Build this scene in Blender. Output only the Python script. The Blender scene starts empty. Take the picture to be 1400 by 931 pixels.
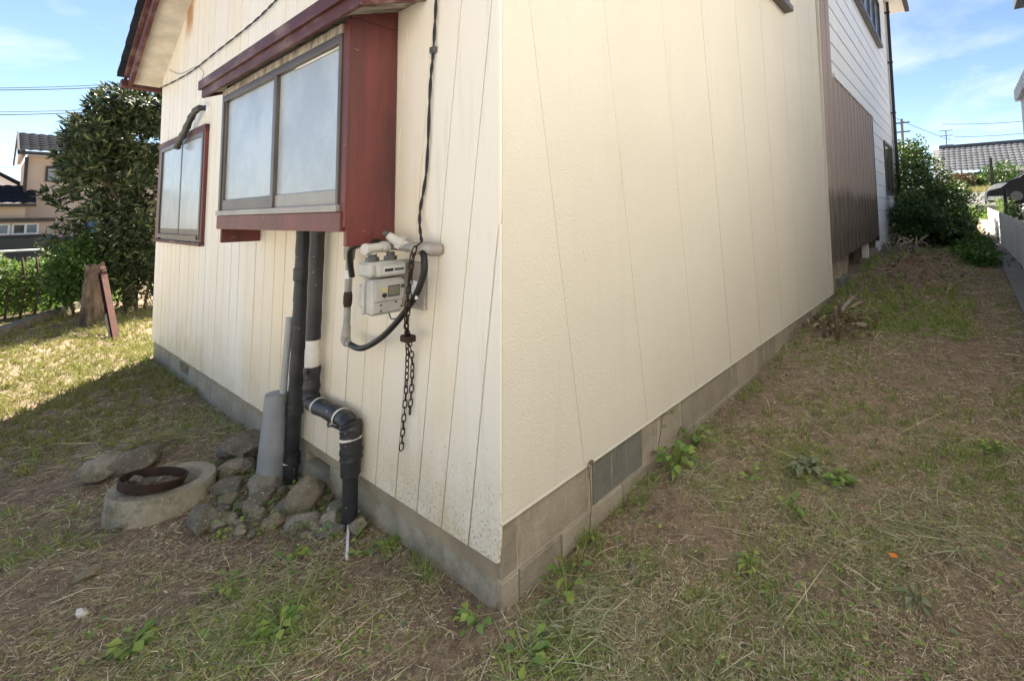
import bpy, math, random
import numpy as np
from mathutils import Vector, Matrix, Quaternion
random.seed(7); rng = np.random.default_rng(7)
R = math.radians
S = bpy.context.scene
COL = S.collection

# ------------------------------------------------------------------ camera
CAM = Vector((-1.256, -1.523, 1.5))
FPX, PX, PY = 632.91, 839.456, 244.194
ROT = np.array([[0.59692, -0.04790, -0.80087], [-0.80211, -0.05762, -0.59439], [-0.01767, 0.99719, -0.07281]])
def _orth(r):
    u, s, v = np.linalg.svd(r); return u @ v
ROT = _orth(ROT)
cd = bpy.data.cameras.new('camera'); cam = bpy.data.objects.new('camera', cd); COL.objects.link(cam)
m4 = Matrix([list(ROT[0]) + [CAM.x], list(ROT[1]) + [CAM.y], list(ROT[2]) + [CAM.z], [0, 0, 0, 1]])
cam.matrix_world = m4
cd.sensor_fit = 'HORIZONTAL'; cd.sensor_width = 36; cd.lens = FPX / 1400 * 36
cd.shift_x = (700 - PX) / 1400; cd.shift_y = (PY - 465.5) / 1400
cd.clip_start = .05; cd.clip_end = 1500
S.camera = cam

# ------------------------------------------------------------------ sky, sun, exposure
SUN_AZ = math.atan2(.58, .81); SUN_EL = R(52)       # azimuth from +Y towards +X
w = bpy.data.worlds.new('World'); S.world = w; w.use_nodes = True
nt = w.node_tree; nt.nodes.clear()
def N(t, typ, **k):
    n = t.nodes.new(typ)
    for a, b in k.items(): setattr(n, a, b)
    return n
out = N(nt, 'ShaderNodeOutputWorld'); bg = N(nt, 'ShaderNodeBackground'); bg.inputs[1].default_value = .055
sky = N(nt, 'ShaderNodeTexSky', sky_type='NISHITA'); sky.sun_disc = False
sky.sun_elevation = SUN_EL; sky.sun_rotation = SUN_AZ; sky.air_density = .8; sky.dust_density = .1; sky.ozone_density = 2.6; sky.altitude = 800
tc = N(nt, 'ShaderNodeTexCoord'); sep = N(nt, 'ShaderNodeSeparateXYZ'); nt.links.new(tc.outputs['Generated'], sep.inputs[0])
ad = N(nt, 'ShaderNodeMath', operation='ADD'); ad.inputs[1].default_value = .16; nt.links.new(sep.outputs[2], ad.inputs[0])
mx = N(nt, 'ShaderNodeMath', operation='MAXIMUM'); mx.inputs[1].default_value = .08; nt.links.new(ad.outputs[0], mx.inputs[0])
dv = N(nt, 'ShaderNodeVectorMath', operation='DIVIDE'); nt.links.new(tc.outputs['Generated'], dv.inputs[0]); nt.links.new(mx.outputs[0], dv.inputs[1])
nz = N(nt, 'ShaderNodeTexNoise'); nz.inputs['Scale'].default_value = 1.35; nz.inputs['Detail'].default_value = 7; nz.inputs['Roughness'].default_value = .55; nz.inputs['Distortion'].default_value = .4
mp = N(nt, 'ShaderNodeMapping'); mp.inputs['Location'].default_value = (3.1, 1.7, 0); nt.links.new(dv.outputs[0], mp.inputs[0]); nt.links.new(mp.outputs[0], nz.inputs['Vector'])
rp = N(nt, 'ShaderNodeValToRGB'); rp.color_ramp.elements[0].position = .52; rp.color_ramp.elements[0].color = (0, 0, 0, 1); rp.color_ramp.elements[1].position = .82; rp.color_ramp.elements[1].color = (.6, .6, .6, 1)
nt.links.new(nz.outputs[0], rp.inputs[0])
mix = N(nt, 'ShaderNodeMix', data_type='RGBA'); mix.inputs[7].default_value = (6.2, 6.4, 6.8, 1)
nt.links.new(rp.outputs[0], mix.inputs[0]); nt.links.new(sky.outputs[0], mix.inputs[6]); nt.links.new(mix.outputs[2], bg.inputs[0]); nt.links.new(bg.outputs[0], out.inputs[0])
sd = bpy.data.lights.new('sun', 'SUN'); sd.energy = 5.0; sd.angle = R(.5); sd.color = (1, .94, .84)
so = bpy.data.objects.new('sun', sd); COL.objects.link(so)
sunv = Vector((math.sin(SUN_AZ) * math.cos(SUN_EL), math.cos(SUN_AZ) * math.cos(SUN_EL), math.sin(SUN_EL)))
so.rotation_euler = sunv.to_track_quat('Z', 'Y').to_euler(); so.location = (0, 0, 20)
vs = S.view_settings; vs.view_transform = 'Standard'; vs.look = 'None'; vs.gamma = 1; vs.use_curve_mapping = False; vs.exposure = 2.13
vs.use_white_balance = True; vs.white_balance_temperature = 6900; vs.white_balance_tint = 10
S.cycles.max_bounces = 8; S.cycles.diffuse_bounces = 5; S.cycles.use_denoising = True

# ------------------------------------------------------------------ terrain
def G(x, y):
    x = np.asarray(x, float); y = np.asarray(y, float)
    gr = np.interp(x, [-4, 0, .9, 2.3, 5.6, 9, 15, 22, 35, 60, 300], [-.09, -.085, -.01, .03, .19, .45, .5, 1.35, 2.3, 2.9, 3.2])
    gl = np.interp(y, [-4, -1, 0, 1.4, 6, 10, 25, 60, 300], [-.07, -.05, .0, -.125, -.15, -.21, -.5, -.8, -1])
    t = np.clip((x - y + 1.5) / 3.0, 0, 1); t = t * t * (3 - 2 * t)
    z = gl * (1 - t) + gr * t
    z = z + .17 * np.exp(-(((x - 8.6) / 1.8) ** 2 + ((y + .95) / .55) ** 2))
    z = z + 0.0 * x
    return z
def g(x, y): return float(G(x, y))
def pix(px, py):
    """direction in the place of a point of the photograph (used for measuring distances on real planes)"""
    d = ROT @ np.array([px - PX, -(py - PY), -FPX]); return d
def on(px, py, ax, val):
    d = pix(px, py); t = (val - CAM[ax]) / d[ax]; return Vector(np.array(CAM) + t * d)
def gp(px, py):
    z = 0.
    for _ in range(12):
        p = on(px, py, 2, z); z = .5 * z + .5 * g(p.x, p.y)
    return on(px, py, 2, z)
def vnoise(x, y, seed, oct=3):
    r = np.random.default_rng(seed); t = r.random((256, 256)); o = 0; a = 1; tot = 0
    for k in range(oct):
        xi = np.floor(x).astype(int); yi = np.floor(y).astype(int); fx = x - xi; fy = y - yi
        fx = fx * fx * (3 - 2 * fx); fy = fy * fy * (3 - 2 * fy)
        q = lambda i, j: t[(xi + i) % 256, (yi + j) % 256]
        o = o + a * ((q(0, 0) * (1 - fx) + q(1, 0) * fx) * (1 - fy) + (q(0, 1) * (1 - fx) + q(1, 1) * fx) * fy)
        tot += a; a *= .5; x = x * 2.03 + 11.3; y = y * 2.03 + 5.7
    return o / tot

# ------------------------------------------------------------------ materials
MATS = {}
def base_mat(name):
    m = bpy.data.materials.new(name); m.use_nodes = True; t = m.node_tree
    b = t.nodes['Principled BSDF']; MATS[name] = m
    return m, t, b
def pos(t, scale=(1, 1, 1)):
    gnode = N(t, 'ShaderNodeNewGeometry'); mpn = N(t, 'ShaderNodeMapping'); mpn.inputs['Scale'].default_value = scale
    t.links.new(gnode.outputs['Position'], mpn.inputs[0]); return mpn.outputs[0]
def noise(t, vec, scale, detail=5, rough=.6, dist=0):
    n = N(t, 'ShaderNodeTexNoise'); n.inputs['Scale'].default_value = scale; n.inputs['Detail'].default_value = detail
    n.inputs['Roughness'].default_value = rough; n.inputs['Distortion'].default_value = dist; t.links.new(vec, n.inputs['Vector']); return n.outputs[0]
def ramp(t, fac, stops):
    r = N(t, 'ShaderNodeValToRGB'); e = r.color_ramp.elements
    while len(e) < len(stops): e.new(.5)
    for el, (p, c) in zip(e, stops): el.position = p; el.color = (*c, 1) if len(c) == 3 else c
    t.links.new(fac, r.inputs[0]); return r.outputs[0]
def mixc(t, fac, a, b, mode='MIX'):
    n = N(t, 'ShaderNodeMix', data_type='RGBA', blend_type=mode)
    for s, v in ((0, fac), (6, a), (7, b)):
        if hasattr(v, 'links'): t.links.new(v, n.inputs[s])
        elif s == 0: n.inputs[0].default_value = v
        else: n.inputs[s].default_value = (*v, 1)
    return n.outputs[2]
def math_(t, op, a, b=0.):
    n = N(t, 'ShaderNodeMath', operation=op)
    for i, v in enumerate((a, b)):
        if hasattr(v, 'links'): t.links.new(v, n.inputs[i])
        else: n.inputs[i].default_value = v
    return n.outputs[0]
def bump(t, b, h, strength, dist=.01):
    n = N(t, 'ShaderNodeBump'); n.inputs['Strength'].default_value = strength; n.inputs['Distance'].default_value = dist
    t.links.new(h, n.inputs['Height']); t.links.new(n.outputs[0], b.inputs['Normal'])
def mat(name, c1, c2=None, rough=.8, scale=6, stretch=(1, 1, 1), bmp=.15, bscale=60, bdist=.005, metal=0, spec=.3, lo=.35, hi=.65):
    m, t, b = base_mat(name); c2 = c2 or tuple(v * .8 for v in c1)
    p = pos(t, stretch); n = noise(t, p, scale)
    t.links.new(ramp(t, n, [(lo, c1), (hi, c2)]), b.inputs['Base Color'])
    b.inputs['Roughness'].default_value = rough; b.inputs['Metallic'].default_value = metal; b.inputs['Specular IOR Level'].default_value = spec
    if bmp: bump(t, b, noise(t, pos(t), bscale), bmp, bdist)
    return m
def leafm(name, cols, transl=.25, rough=.5, spec=.3):
    m, t, b = base_mat(name)
    gn = N(t, 'ShaderNodeNewGeometry')
    st = [((i + .5) / len(cols), c) for i, c in enumerate(cols)]
    c = ramp(t, gn.outputs['Random Per Island'], st)
    t.links.new(c, b.inputs['Base Color']); b.inputs['Roughness'].default_value = rough; b.inputs['Specular IOR Level'].default_value = spec
    if transl:
        tr = N(t, 'ShaderNodeBsdfTranslucent'); t.links.new(c, tr.inputs[0]); ms = N(t, 'ShaderNodeMixShader'); ms.inputs[0].default_value = transl
        o = t.nodes['Material Output']; t.links.new(b.outputs[0], ms.inputs[1]); t.links.new(tr.outputs[0], ms.inputs[2]); t.links.new(ms.outputs[0], o.inputs[0])
    return m

# painted boards: cream paint, vertical yellowing, mud splashes low on the wall
def boards_mat():
    m, t, b = base_mat('board_paint')
    n1 = noise(t, pos(t, (1, 1.3, .35)), 1.6, 4, .6)
    c = ramp(t, n1, [(.33, (.80, .77, .695)), (.5, (.80, .755, .655)), (.68, (.79, .70, .54))])
    n2 = noise(t, pos(t, (6, 6, .5)), 3.0, 5, .65)
    c = mixc(t, math_(t, 'MULTIPLY', ramp(t, n2, [(.55, (0, 0, 0)), (.8, (1, 1, 1))]), .35), c, (.50, .42, .28))
    ob = N(t, 'ShaderNodeObjectInfo'); c = mixc(t, math_(t, 'MULTIPLY', ob.outputs['Random'], .14), c, (.60, .53, .38))
    sp = N(t, 'ShaderNodeSeparateXYZ'); gn = N(t, 'ShaderNodeNewGeometry'); t.links.new(gn.outputs['Position'], sp.inputs[0])
    low = math_(t, 'MULTIPLY', ramp(t, sp.outputs[2], [(.08, (1, 1, 1)), (.75, (0, 0, 0))]), 1.0)
    sk = noise(t, pos(t), 95, 3, .75); nearc = ramp(t, math_(t, 'MULTIPLY', sp.outputs[1], .25), [(.15, (1, 1, 1)), (.6, (.35, .35, .35))]); thr = math_(t, 'ADD', sk, math_(t, 'MULTIPLY', math_(t, 'MULTIPLY', low, nearc), .175))
    c = mixc(t, math_(t, 'MULTIPLY', ramp(t, thr, [(.71, (0, 0, 0)), (.745, (1, 1, 1))]), .8), c, (.27, .20, .11))
    n3 = noise(t, pos(t), 2.3, 6, .7); d = math_(t, 'MULTIPLY', low, ramp(t, n3, [(.42, (0, 0, 0)), (.65, (1, 1, 1))]))
    c = mixc(t, math_(t, 'MULTIPLY', d, .7), c, (.58, .47, .27))
    my = ramp(t, math_(t, 'MULTIPLY', math_(t, 'ADD', sp.outputs[1], math_(t, 'MULTIPLY', noise(t, pos(t, (1, 2, .4)), 2.5), .5)), .2), [(.19, (0, 0, 0)), (.24, (1, 1, 1)), (.56, (1, 1, 1)), (.66, (0, 0, 0))])
    mz = ramp(t, math_(t, 'MULTIPLY', sp.outputs[2], .4), [(.52, (1, 1, 1)), (.60, (0, 0, 0))])
    c = mixc(t, math_(t, 'MULTIPLY', math_(t, 'MULTIPLY', my, mz), .5), c, (.78, .64, .42))
    # rust run below the verge
    ry = math_(t, 'ABSOLUTE', math_(t, 'SUBTRACT', math_(t, 'ADD', sp.outputs[1], math_(t, 'MULTIPLY', sp.outputs[2], .0)), 5.33))
    rr = math_(t, 'ADD', math_(t, 'MULTIPLY', ry, 1.5), math_(t, 'MULTIPLY', noise(t, pos(t, (1, 5, 1.2)), 3), .55))
    rz = ramp(t, math_(t, 'MULTIPLY', sp.outputs[2], .2), [(.70, (0, 0, 0)), (.745, (1, 1, 1))])
    c = mixc(t, math_(t, 'MULTIPLY', math_(t, 'MULTIPLY', ramp(t, rr, [(.40, (1, 1, 1)), (.60, (0, 0, 0))]), rz), .85), c, (.40, .18, .06))
    t.links.new(c, b.inputs['Base Color']); b.inputs['Roughness'].default_value = .5; b.inputs['Specular IOR Level'].default_value = .35
    bump(t, b, noise(t, pos(t, (20, 20, 3)), 6, 4, .6), .12, .004); return m
boards_mat()
def stucco_mat():
    m, t, b = base_mat('embossed_siding')
    n1 = noise(t, pos(t), .7, 4, .6); c = ramp(t, n1, [(.35, (.68, .635, .535)), (.65, (.64, .595, .495))])
    sk = noise(t, pos(t), 30, 3, .6); c = mixc(t, math_(t, 'MULTIPLY', ramp(t, sk, [(.735, (0, 0, 0)), (.755, (1, 1, 1))]), .85), c, (.26, .21, .14))
    n2 = noise(t, pos(t, (5, 5, .5)), 2, 5, .6); c = mixc(t, math_(t, 'MULTIPLY', ramp(t, n2, [(.54, (0, 0, 0)), (.78, (1, 1, 1))]), .18), c, (.52, .46, .34))
    t.links.new(c, b.inputs['Base Color']); b.inputs['Roughness'].default_value = .55; b.inputs['Specular IOR Level'].default_value = .3
    v = N(t, 'ShaderNodeTexVoronoi', feature='SMOOTH_F1'); v.inputs['Scale'].default_value = 92; v.inputs['Smoothness'].default_value = .7
    mpv = pos(t, (.75, 1, 1.25)); t.links.new(mpv, v.inputs['Vector'])
    h = math_(t, 'ADD', math_(t, 'MULTIPLY', v.outputs[0], .9), math_(t, 'MULTIPLY', noise(t, pos(t, (.8, 1, 1.2)), 100, 3, .6, .6), 1.1))
    bump(t, b, h, .42, .005); return m
stucco_mat()
def glass_mat():
    m, t, b = base_mat('frosted_glass')
    n = noise(t, pos(t, (1, 1, 1)), 2.2, 4); c = ramp(t, n, [(.35, (.33, .375, .395)), (.65, (.44, .48, .49))])
    t.links.new(c, b.inputs['Base Color']); b.inputs['Roughness'].default_value = .26; b.inputs['Specular IOR Level'].default_value = .45
    b.inputs['Coat Weight'].default_value = .3; b.inputs['Coat Roughness'].default_value = .1
    h = math_(t, 'ADD', noise(t, pos(t), 95, 3, .6), math_(t, 'MULTIPLY', noise(t, pos(t), 7, 2, .5), 1.1))
    bump(t, b, h, .4, .008); return m
glass_mat()
def red_mat():
    m, t, b = base_mat('red_paint')
    n = noise(t, pos(t, (3, 3, .35)), 3, 6, .7); c = ramp(t, n, [(.35, (.165, .034, .027)), (.5, (.125, .028, .024)), (.65, (.075, .022, .020))])
    p2 = noise(t, pos(t, (1, .6, 1)), 14, 7, .75); c = mixc(t, ramp(t, p2, [(.655, (0, 0, 0)), (.675, (1, 1, 1))]), c, (.40, .33, .26))
    t.links.new(c, b.inputs['Base Color']); b.inputs['Roughness'].default_value = .5
    bump(t, b, noise(t, pos(t, (12, 12, 2)), 8, 5), .2, .004); return m
red_mat()
mat('groove', (.36, .30, .20), (.27, .22, .15), .9)
mat('soffit', (.62, .58, .50), (.45, .42, .36), .85, 5, bmp=.2)
def peel_mat():
    m, t, b = base_mat('peeling_plywood')
    n = noise(t, pos(t, (1, 2.2, 1)), 6, 6, .7, .5); c = ramp(t, n, [(.38, (.42, .39, .33)), (.5, (.32, .29, .24)), (.6, (.16, .13, .10))])
    t.links.new(c, b.inputs['Base Color']); b.inputs['Roughness'].default_value = .9; bump(t, b, n, .4, .01); return m
peel_mat()
mat('maroon_trim', (.075, .022, .020), (.20, .13, .105), .55, 9, (1, .35, 1), lo=.48, hi=.72)
mat('bronze_aluminium', (.13, .11, .095), (.10, .085, .075), .38, 4, bmp=.05, metal=.35)
mat('pale_aluminium', (.34, .32, .29), (.27, .25, .23), .4, 4, bmp=.05, metal=.4)
def conc(name, a, b2, moss=.35, streak=.0, grit=.6):
    m, t, b = base_mat(name)
    n = noise(t, pos(t), 6, 8, .75); c = ramp(t, n, [(.34, a), (.66, b2)])
    n2 = noise(t, pos(t), 3.1, 7, .8); c = mixc(t, math_(t, 'MULTIPLY', ramp(t, n2, [(.48, (0, 0, 0)), (.62, (1, 1, 1))]), moss), c, (.09, .085, .045))
    n5 = noise(t, pos(t, (7, 7, .45)), 2.2, 5, .7); c = mixc(t, math_(t, 'MULTIPLY', ramp(t, n5, [(.58, (0, 0, 0)), (.66, (1, 1, 1))]), streak), c, (.56, .52, .44))
    n6 = noise(t, pos(t, (5, 5, .6)), 3.1, 5, .75); c = mixc(t, math_(t, 'MULTIPLY', ramp(t, n6, [(.56, (0, 0, 0)), (.72, (1, 1, 1))]), .45), c, tuple(v * .5 for v in b2))
    n4 = noise(t, pos(t), 75, 4, .8); c = mixc(t, math_(t, 'MULTIPLY', ramp(t, n4, [(.58, (0, 0, 0)), (.66, (1, 1, 1))]), grit), c, tuple(v * .4 for v in a))
    n7 = noise(t, pos(t), 110, 4, .8); c = mixc(t, math_(t, 'MULTIPLY', ramp(t, n7, [(.60, (0, 0, 0)), (.68, (1, 1, 1))]), grit), c, tuple(min(.7, v * 1.7) for v in a))
    t.links.new(c, b.inputs['Base Color']); b.inputs['Roughness'].default_value = .92; b.inputs['Specular IOR Level'].default_value = .2
    bump(t, b, math_(t, 'ADD', noise(t, pos(t), 85, 4, .7), math_(t, 'MULTIPLY', noise(t, pos(t), 14, 3), 1.2)), .55, .01); return m
conc('plinth_concrete', (.42, .38, .29), (.29, .26, .195), .4, .2)
conc('block_a', (.40, .345, .27), (.31, .265, .20), .15, .7)
conc('block_b', (.33, .285, .225), (.25, .215, .165), .25, .7)
conc('block_dark', (.20, .195, .165), (.145, .145, .125), .15, .35, .4)
conc('mortar', (.52, .46, .37), (.40, .355, .28), .1)
conc('well_concrete', (.40, .365, .28), (.25, .225, .165), .7, .15)
conc('lane_concrete', (.50, .48, .44), (.42, .40, .36), .1)
conc('path_concrete', (.26, .25, .23), (.20, .19, .175), .2)
conc('curb_concrete', (.22, .20, .16), (.14, .125, .10), .5)
def tape():
    m, t, b = base_mat('black_tape')
    n = noise(t, pos(t), 9, 4); c = ramp(t, n, [(.35, (.014, .015, .017)), (.65, (.026, .027, .029))])
    k = noise(t, pos(t, (1, 1, 1.6)), 21, 4, .7); c = mixc(t, ramp(t, k, [(.68, (0, 0, 0)), (.695, (1, 1, 1))]), c, (.62, .60, .54))
    d_ = noise(t, pos(t), 3, 5, .7); c = mixc(t, math_(t, 'MULTIPLY', ramp(t, d_, [(.5, (0, 0, 0)), (.75, (1, 1, 1))]), .25), c, (.16, .14, .11))
    t.links.new(c, b.inputs['Base Color']); b.inputs['Roughness'].default_value = .5
    wv = N(t, 'ShaderNodeTexWave', bands_direction='Z'); wv.inputs['Scale'].default_value = 9; wv.inputs['Distortion'].default_value = 6; t.links.new(pos(t), wv.inputs['Vector'])
    bump(t, b, math_(t, 'ADD', math_(t, 'MULTIPLY', wv.outputs['Fac'], .12), noise(t, pos(t), 30, 4)), .5, .006)
tape()
mat('white_wrap', (.70, .68, .62), (.55, .52, .45), .8)
mat('grey_pvc', (.27, .285, .295), (.22, .235, .24), .45, 5)
mat('grey_pvc_light', (.40, .41, .41), (.33, .34, .34), .5, 5)
mat('meter_body', (.46, .45, .41), (.37, .36, .325), .5, 14, bmp=.08)
mat('meter_dark', (.10, .10, .095), None, .4)
mat('meter_screen', (.19, .19, .125), (.16, .16, .11), .2)
mat('meter_plate', (.60, .60, .56), None, .4)
mat('yellow_sticker', (.62, .55, .20), None, .6)
mat('white_sticker', (.75, .75, .73), None, .6)
mat('ink', (.03, .03, .03), None, .6)
mat('galvanised', (.33, .33, .31), (.24, .24, .225), .5, 12, metal=.25)
mat('pipe_fitting', (.42, .39, .34), (.30, .26, .22), .55, 14, metal=.1)
mat('valve_grey', (.56, .54, .48), (.45, .43, .38), .5, 9)
mat('rubber', (.012, .012, .012), (.022, .022, .02), .45, 9, bmp=.05)
mat('rusty_chain', (.05, .026, .016), (.025, .017, .013), .65, 40, metal=.3)
mat('rust_iron', (.06, .034, .024), (.028, .019, .016), .7, 11, bmp=.35, metal=.2)
mat('rust_board', (.085, .026, .015), (.05, .019, .013), .9, 5, (3, 1, 3), bmp=.3)
mat('rotten_wood', (.20, .15, .11), (.055, .04, .03), .95, 5, (2, 2, .5), bmp=1, bscale=18, bdist=.03)
mat('bark', (.10, .075, .05), (.055, .042, .03), .95, 14, (2, 2, .6), bmp=.8, bscale=40, bdist=.01)
mat('cut_wood', (.48, .36, .22), (.36, .25, .14), .85, 20)
mat('stump_bark', (.17, .125, .085), (.10, .07, .048), .9, 20, bmp=.5)
mat('bleached_wood', (.42, .36, .28), (.28, .22, .16), .9, 12, bmp=.3)
def rock(name, a, b2):
    m, t, b = base_mat(name); ob = N(t, 'ShaderNodeObjectInfo')
    n = noise(t, pos(t), 22, 8, .8, .4); c = ramp(t, n, [(.36, a), (.5, tuple((u + v) / 2 for u, v in zip(a, b2))), (.62, b2)])
    c = mixc(t, math_(t, 'MULTIPLY', ob.outputs['Random'], .35), c, (.16, .145, .115))
    mo = noise(t, pos(t), 12, 6, .75); c = mixc(t, math_(t, 'MULTIPLY', ramp(t, mo, [(.50, (0, 0, 0)), (.60, (1, 1, 1))]), .55), c, (.12, .12, .065))
    l = noise(t, pos(t), 48, 5, .75); c = mixc(t, math_(t, 'MULTIPLY', ramp(t, l, [(.57, (0, 0, 0)), (.63, (1, 1, 1))]), .8), c, (.60, .56, .47))
    k = noise(t, pos(t), 90, 4, .8); c = mixc(t, math_(t, 'MULTIPLY', ramp(t, k, [(.60, (0, 0, 0)), (.68, (1, 1, 1))]), .6), c, (.08, .07, .055))
    t.links.new(c, b.inputs['Base Color']); b.inputs['Roughness'].default_value = .92; b.inputs['Specular IOR Level'].default_value = .15
    bump(t, b, math_(t, 'ADD', noise(t, pos(t), 45, 6, .8), noise(t, pos(t), 160, 2)), .9, .02); return m
rock('rock_grey', (.36, .33, .27), (.20, .185, .15)); rock('rock_tan', (.44, .37, .25), (.30, .25, .165)); rock('rock_pale', (.54, .49, .40), (.33, .30, .24))
mat('white_stone', (.70, .69, .66), (.6, .59, .56), .8)
def soil():
    m, t, b = base_mat('soil')
    n = noise(t, pos(t), 1.1, 6, .65); c = ramp(t, n, [(.35, (.185, .138, .10)), (.65, (.265, .205, .15))])
    n2 = noise(t, pos(t), 38, 6, .8, .8); c = mixc(t, ramp(t, n2, [(.48, (0, 0, 0)), (.62, (.9, .9, .9))]), c, (.40, .31, .20))
    n3 = noise(t, pos(t), 13, 6, .8); c = mixc(t, math_(t, 'MULTIPLY', ramp(t, n3, [(.48, (0, 0, 0)), (.60, (1, 1, 1))]), .6), c, (.105, .072, .05))
    n4 = noise(t, pos(t), 130, 3, .7); c = mixc(t, math_(t, 'MULTIPLY', ramp(t, n4, [(.60, (0, 0, 0)), (.68, (1, 1, 1))]), .7), c, (.55, .47, .36))
    t.links.new(c, b.inputs['Base Color']); b.inputs['Roughness'].default_value = .97; b.inputs['Specular IOR Level'].default_value = .1
    bump(t, b, math_(t, 'ADD', noise(t, pos(t), 40, 6, .8), math_(t, 'MULTIPLY', noise(t, pos(t), 150, 3, .7), .5)), 0.6, .022); return m
soil()
mat('potting_soil', (.10, .085, .065), (.26, .23, .18), .95, 40, bmp=.9, bscale=90, bdist=.015)
mat('asphalt_far', (.13, .128, .122), (.10, .098, .094), .9, 2)
mat('brown_leaves', (.10, .06, .035), (.15, .095, .055), .95, 25, bmp=.8, bscale=50, bdist=.03)
def siding_white():
    m, t, b = base_mat('white_siding'); ob = N(t, 'ShaderNodeObjectInfo')
    n = noise(t, pos(t, (1, 1, .5)), 2.5, 5); c = ramp(t, n, [(.35, (.87, .865, .84)), (.7, (.81, .805, .78))])
    c = mixc(t, math_(t, 'MULTIPLY', ob.outputs['Random'], .15), c, (.76, .755, .73))
    t.links.new(c, b.inputs['Base Color']); b.inputs['Roughness'].default_value = .6; bump(t, b, noise(t, pos(t, (.5, 1, 3)), 18, 4), .2, .004); return m
siding_white()
def brown_clad():
    m, t, b = base_mat('brown_steel'); sp = N(t, 'ShaderNodeSeparateXYZ'); gn = N(t, 'ShaderNodeNewGeometry'); t.links.new(gn.outputs['Position'], sp.inputs[0])
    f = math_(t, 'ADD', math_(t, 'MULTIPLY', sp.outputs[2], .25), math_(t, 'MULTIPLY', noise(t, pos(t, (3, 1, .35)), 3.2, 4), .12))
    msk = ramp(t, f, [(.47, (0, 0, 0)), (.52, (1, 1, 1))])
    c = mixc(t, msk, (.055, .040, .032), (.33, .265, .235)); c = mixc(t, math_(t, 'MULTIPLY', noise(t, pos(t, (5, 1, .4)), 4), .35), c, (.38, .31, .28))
    t.links.new(c, b.inputs['Base Color']); t.links.new(math_(t, 'ADD', math_(t, 'MULTIPLY', msk, .22), .30), b.inputs['Roughness']); bump(t, b, noise(t, pos(t, (1, 1, .3)), 9), .15, .006); return m
brown_clad()
mat('dark_metal', (.055, .048, .044), (.04, .035, .033), .45, metal=.3)
mat('tan_wall', (.56, .45, .37), (.50, .40, .33), .85, .8)
mat('tan_wall_low', (.54, .43, .34), (.48, .38, .30), .85, .8)
mat('slate_tile', (.030, .033, .040), (.020, .022, .028), .85, 1.2, bmp=.1, spec=.02)
mat('grey_tile', (.12, .127, .14), (.09, .095, .105), .85, 1.0, bmp=.1, spec=.05)
mat('dark_base', (.06, .06, .062), None, .9)
mat('off_white', (.78, .79, .79), (.74, .75, .75), .7)
mat('neighbour_render', (.78, .785, .785), (.74, .745, .745), .7)
mat('white_fence', (.88, .88, .87), (.82, .82, .81), .6, 2)
mat('white_plastic', (.80, .80, .80), None, .4)
mat('window_dark', (.03, .035, .04), (.05, .055, .06), .12, spec=.8)
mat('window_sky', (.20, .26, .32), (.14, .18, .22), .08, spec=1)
mat('void_shade', (.015, .013, .012), None, .9)  # near-black that paints in the shade inside openings
mat('car_paint', (.006, .006, .008), (.008, .008, .010), .35, spec=.2, bmp=0)
mat('car_glass', (.03, .045, .05), (.04, .055, .06), .05, spec=.9, bmp=0)
mat('car_white', (.75, .75, .76), None, .25, bmp=0)
mat('chrome', (.10, .10, .105), None, .5, metal=.3, bmp=0)
mat('headlight_glass', (.55, .57, .60), None, .25, bmp=0)
mat('tyre', (.02, .02, .02), None, .85)
mat('blue_cloth', (.05, .16, .45), (.04, .12, .35), .85)
mat('wire', (.03, .03, .032), None, .6)
mat('pole_concrete', (.20, .20, .19), None, .8)
mat('orange_petal', (.85, .25, .01), (.75, .18, .01), .6)
def straw(name, cols, tr=.15): return leafm(name, cols, tr, .75, .2)
straw('hay', [(.70, .60, .40), (.46, .37, .23), (.78, .70, .51), (.58, .51, .31), (.28, .215, .145), (.54, .51, .29), (.82, .76, .60), (.40, .38, .21), (.64, .53, .34), (.24, .195, .13)])
straw('hay_brown', [(.36, .25, .16), (.23, .16, .105), (.44, .33, .21), (.50, .39, .26), (.17, .12, .08)])
straw('grass', [(.24, .34, .075), (.15, .23, .05), (.33, .40, .11), (.19, .29, .07), (.42, .46, .16)], .3)
straw('grass_grey', [(.34, .36, .20), (.22, .26, .13), (.43, .45, .27), (.52, .50, .34), (.27, .33, .14)], .2)
straw('grass_dry', [(.40, .36, .15), (.30, .29, .11), (.48, .43, .20), (.28, .30, .10), (.36, .28, .14)], .35)
straw('hay_mixed', [(.80, .73, .56), (.14, .095, .06), (.52, .42, .27), (.10, .07, .045), (.40, .36, .18), (.66, .56, .38), (.20, .14, .09), (.30, .31, .14)])
straw('litter', [(.22, .125, .075), (.15, .085, .052), (.28, .17, .10), (.34, .23, .14), (.11, .065, .042)])
straw('grass_sunny', [(.26, .26, .075), (.20, .22, .06), (.32, .30, .10), (.18, .22, .055), (.26, .22, .09)], .3)
straw('grass_bright', [(.18, .30, .05), (.24, .36, .08), (.13, .24, .04)], .4)
leafm('weed_leaf', [(.14, .26, .05), (.20, .32, .07), (.16, .27, .09), (.32, .40, .09)], .3, .5)
leafm('weed_pale', [(.17, .20, .12), (.14, .18, .09), (.22, .24, .15)], .2, .6)
leafm('dead_leaf', [(.16, .10, .06), (.24, .17, .10), (.10, .065, .045), (.32, .25, .16)], .1, .8)
leafm('loquat_leaf', [(.020, .038, .012), (.032, .056, .016), (.026, .046, .016), (.044, .07, .022), (.075, .095, .034), (.15, .17, .075)], .25, .42, .4)
leafm('bush_leaf', [(.045, .10, .02), (.07, .13, .03), (.06, .115, .022), (.095, .16, .035)], .3, .45)
leafm('camellia_leaf', [(.03, .065, .018), (.045, .09, .022), (.06, .115, .028), (.09, .15, .035), (.14, .20, .05)], .25, .35, .5)
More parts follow.
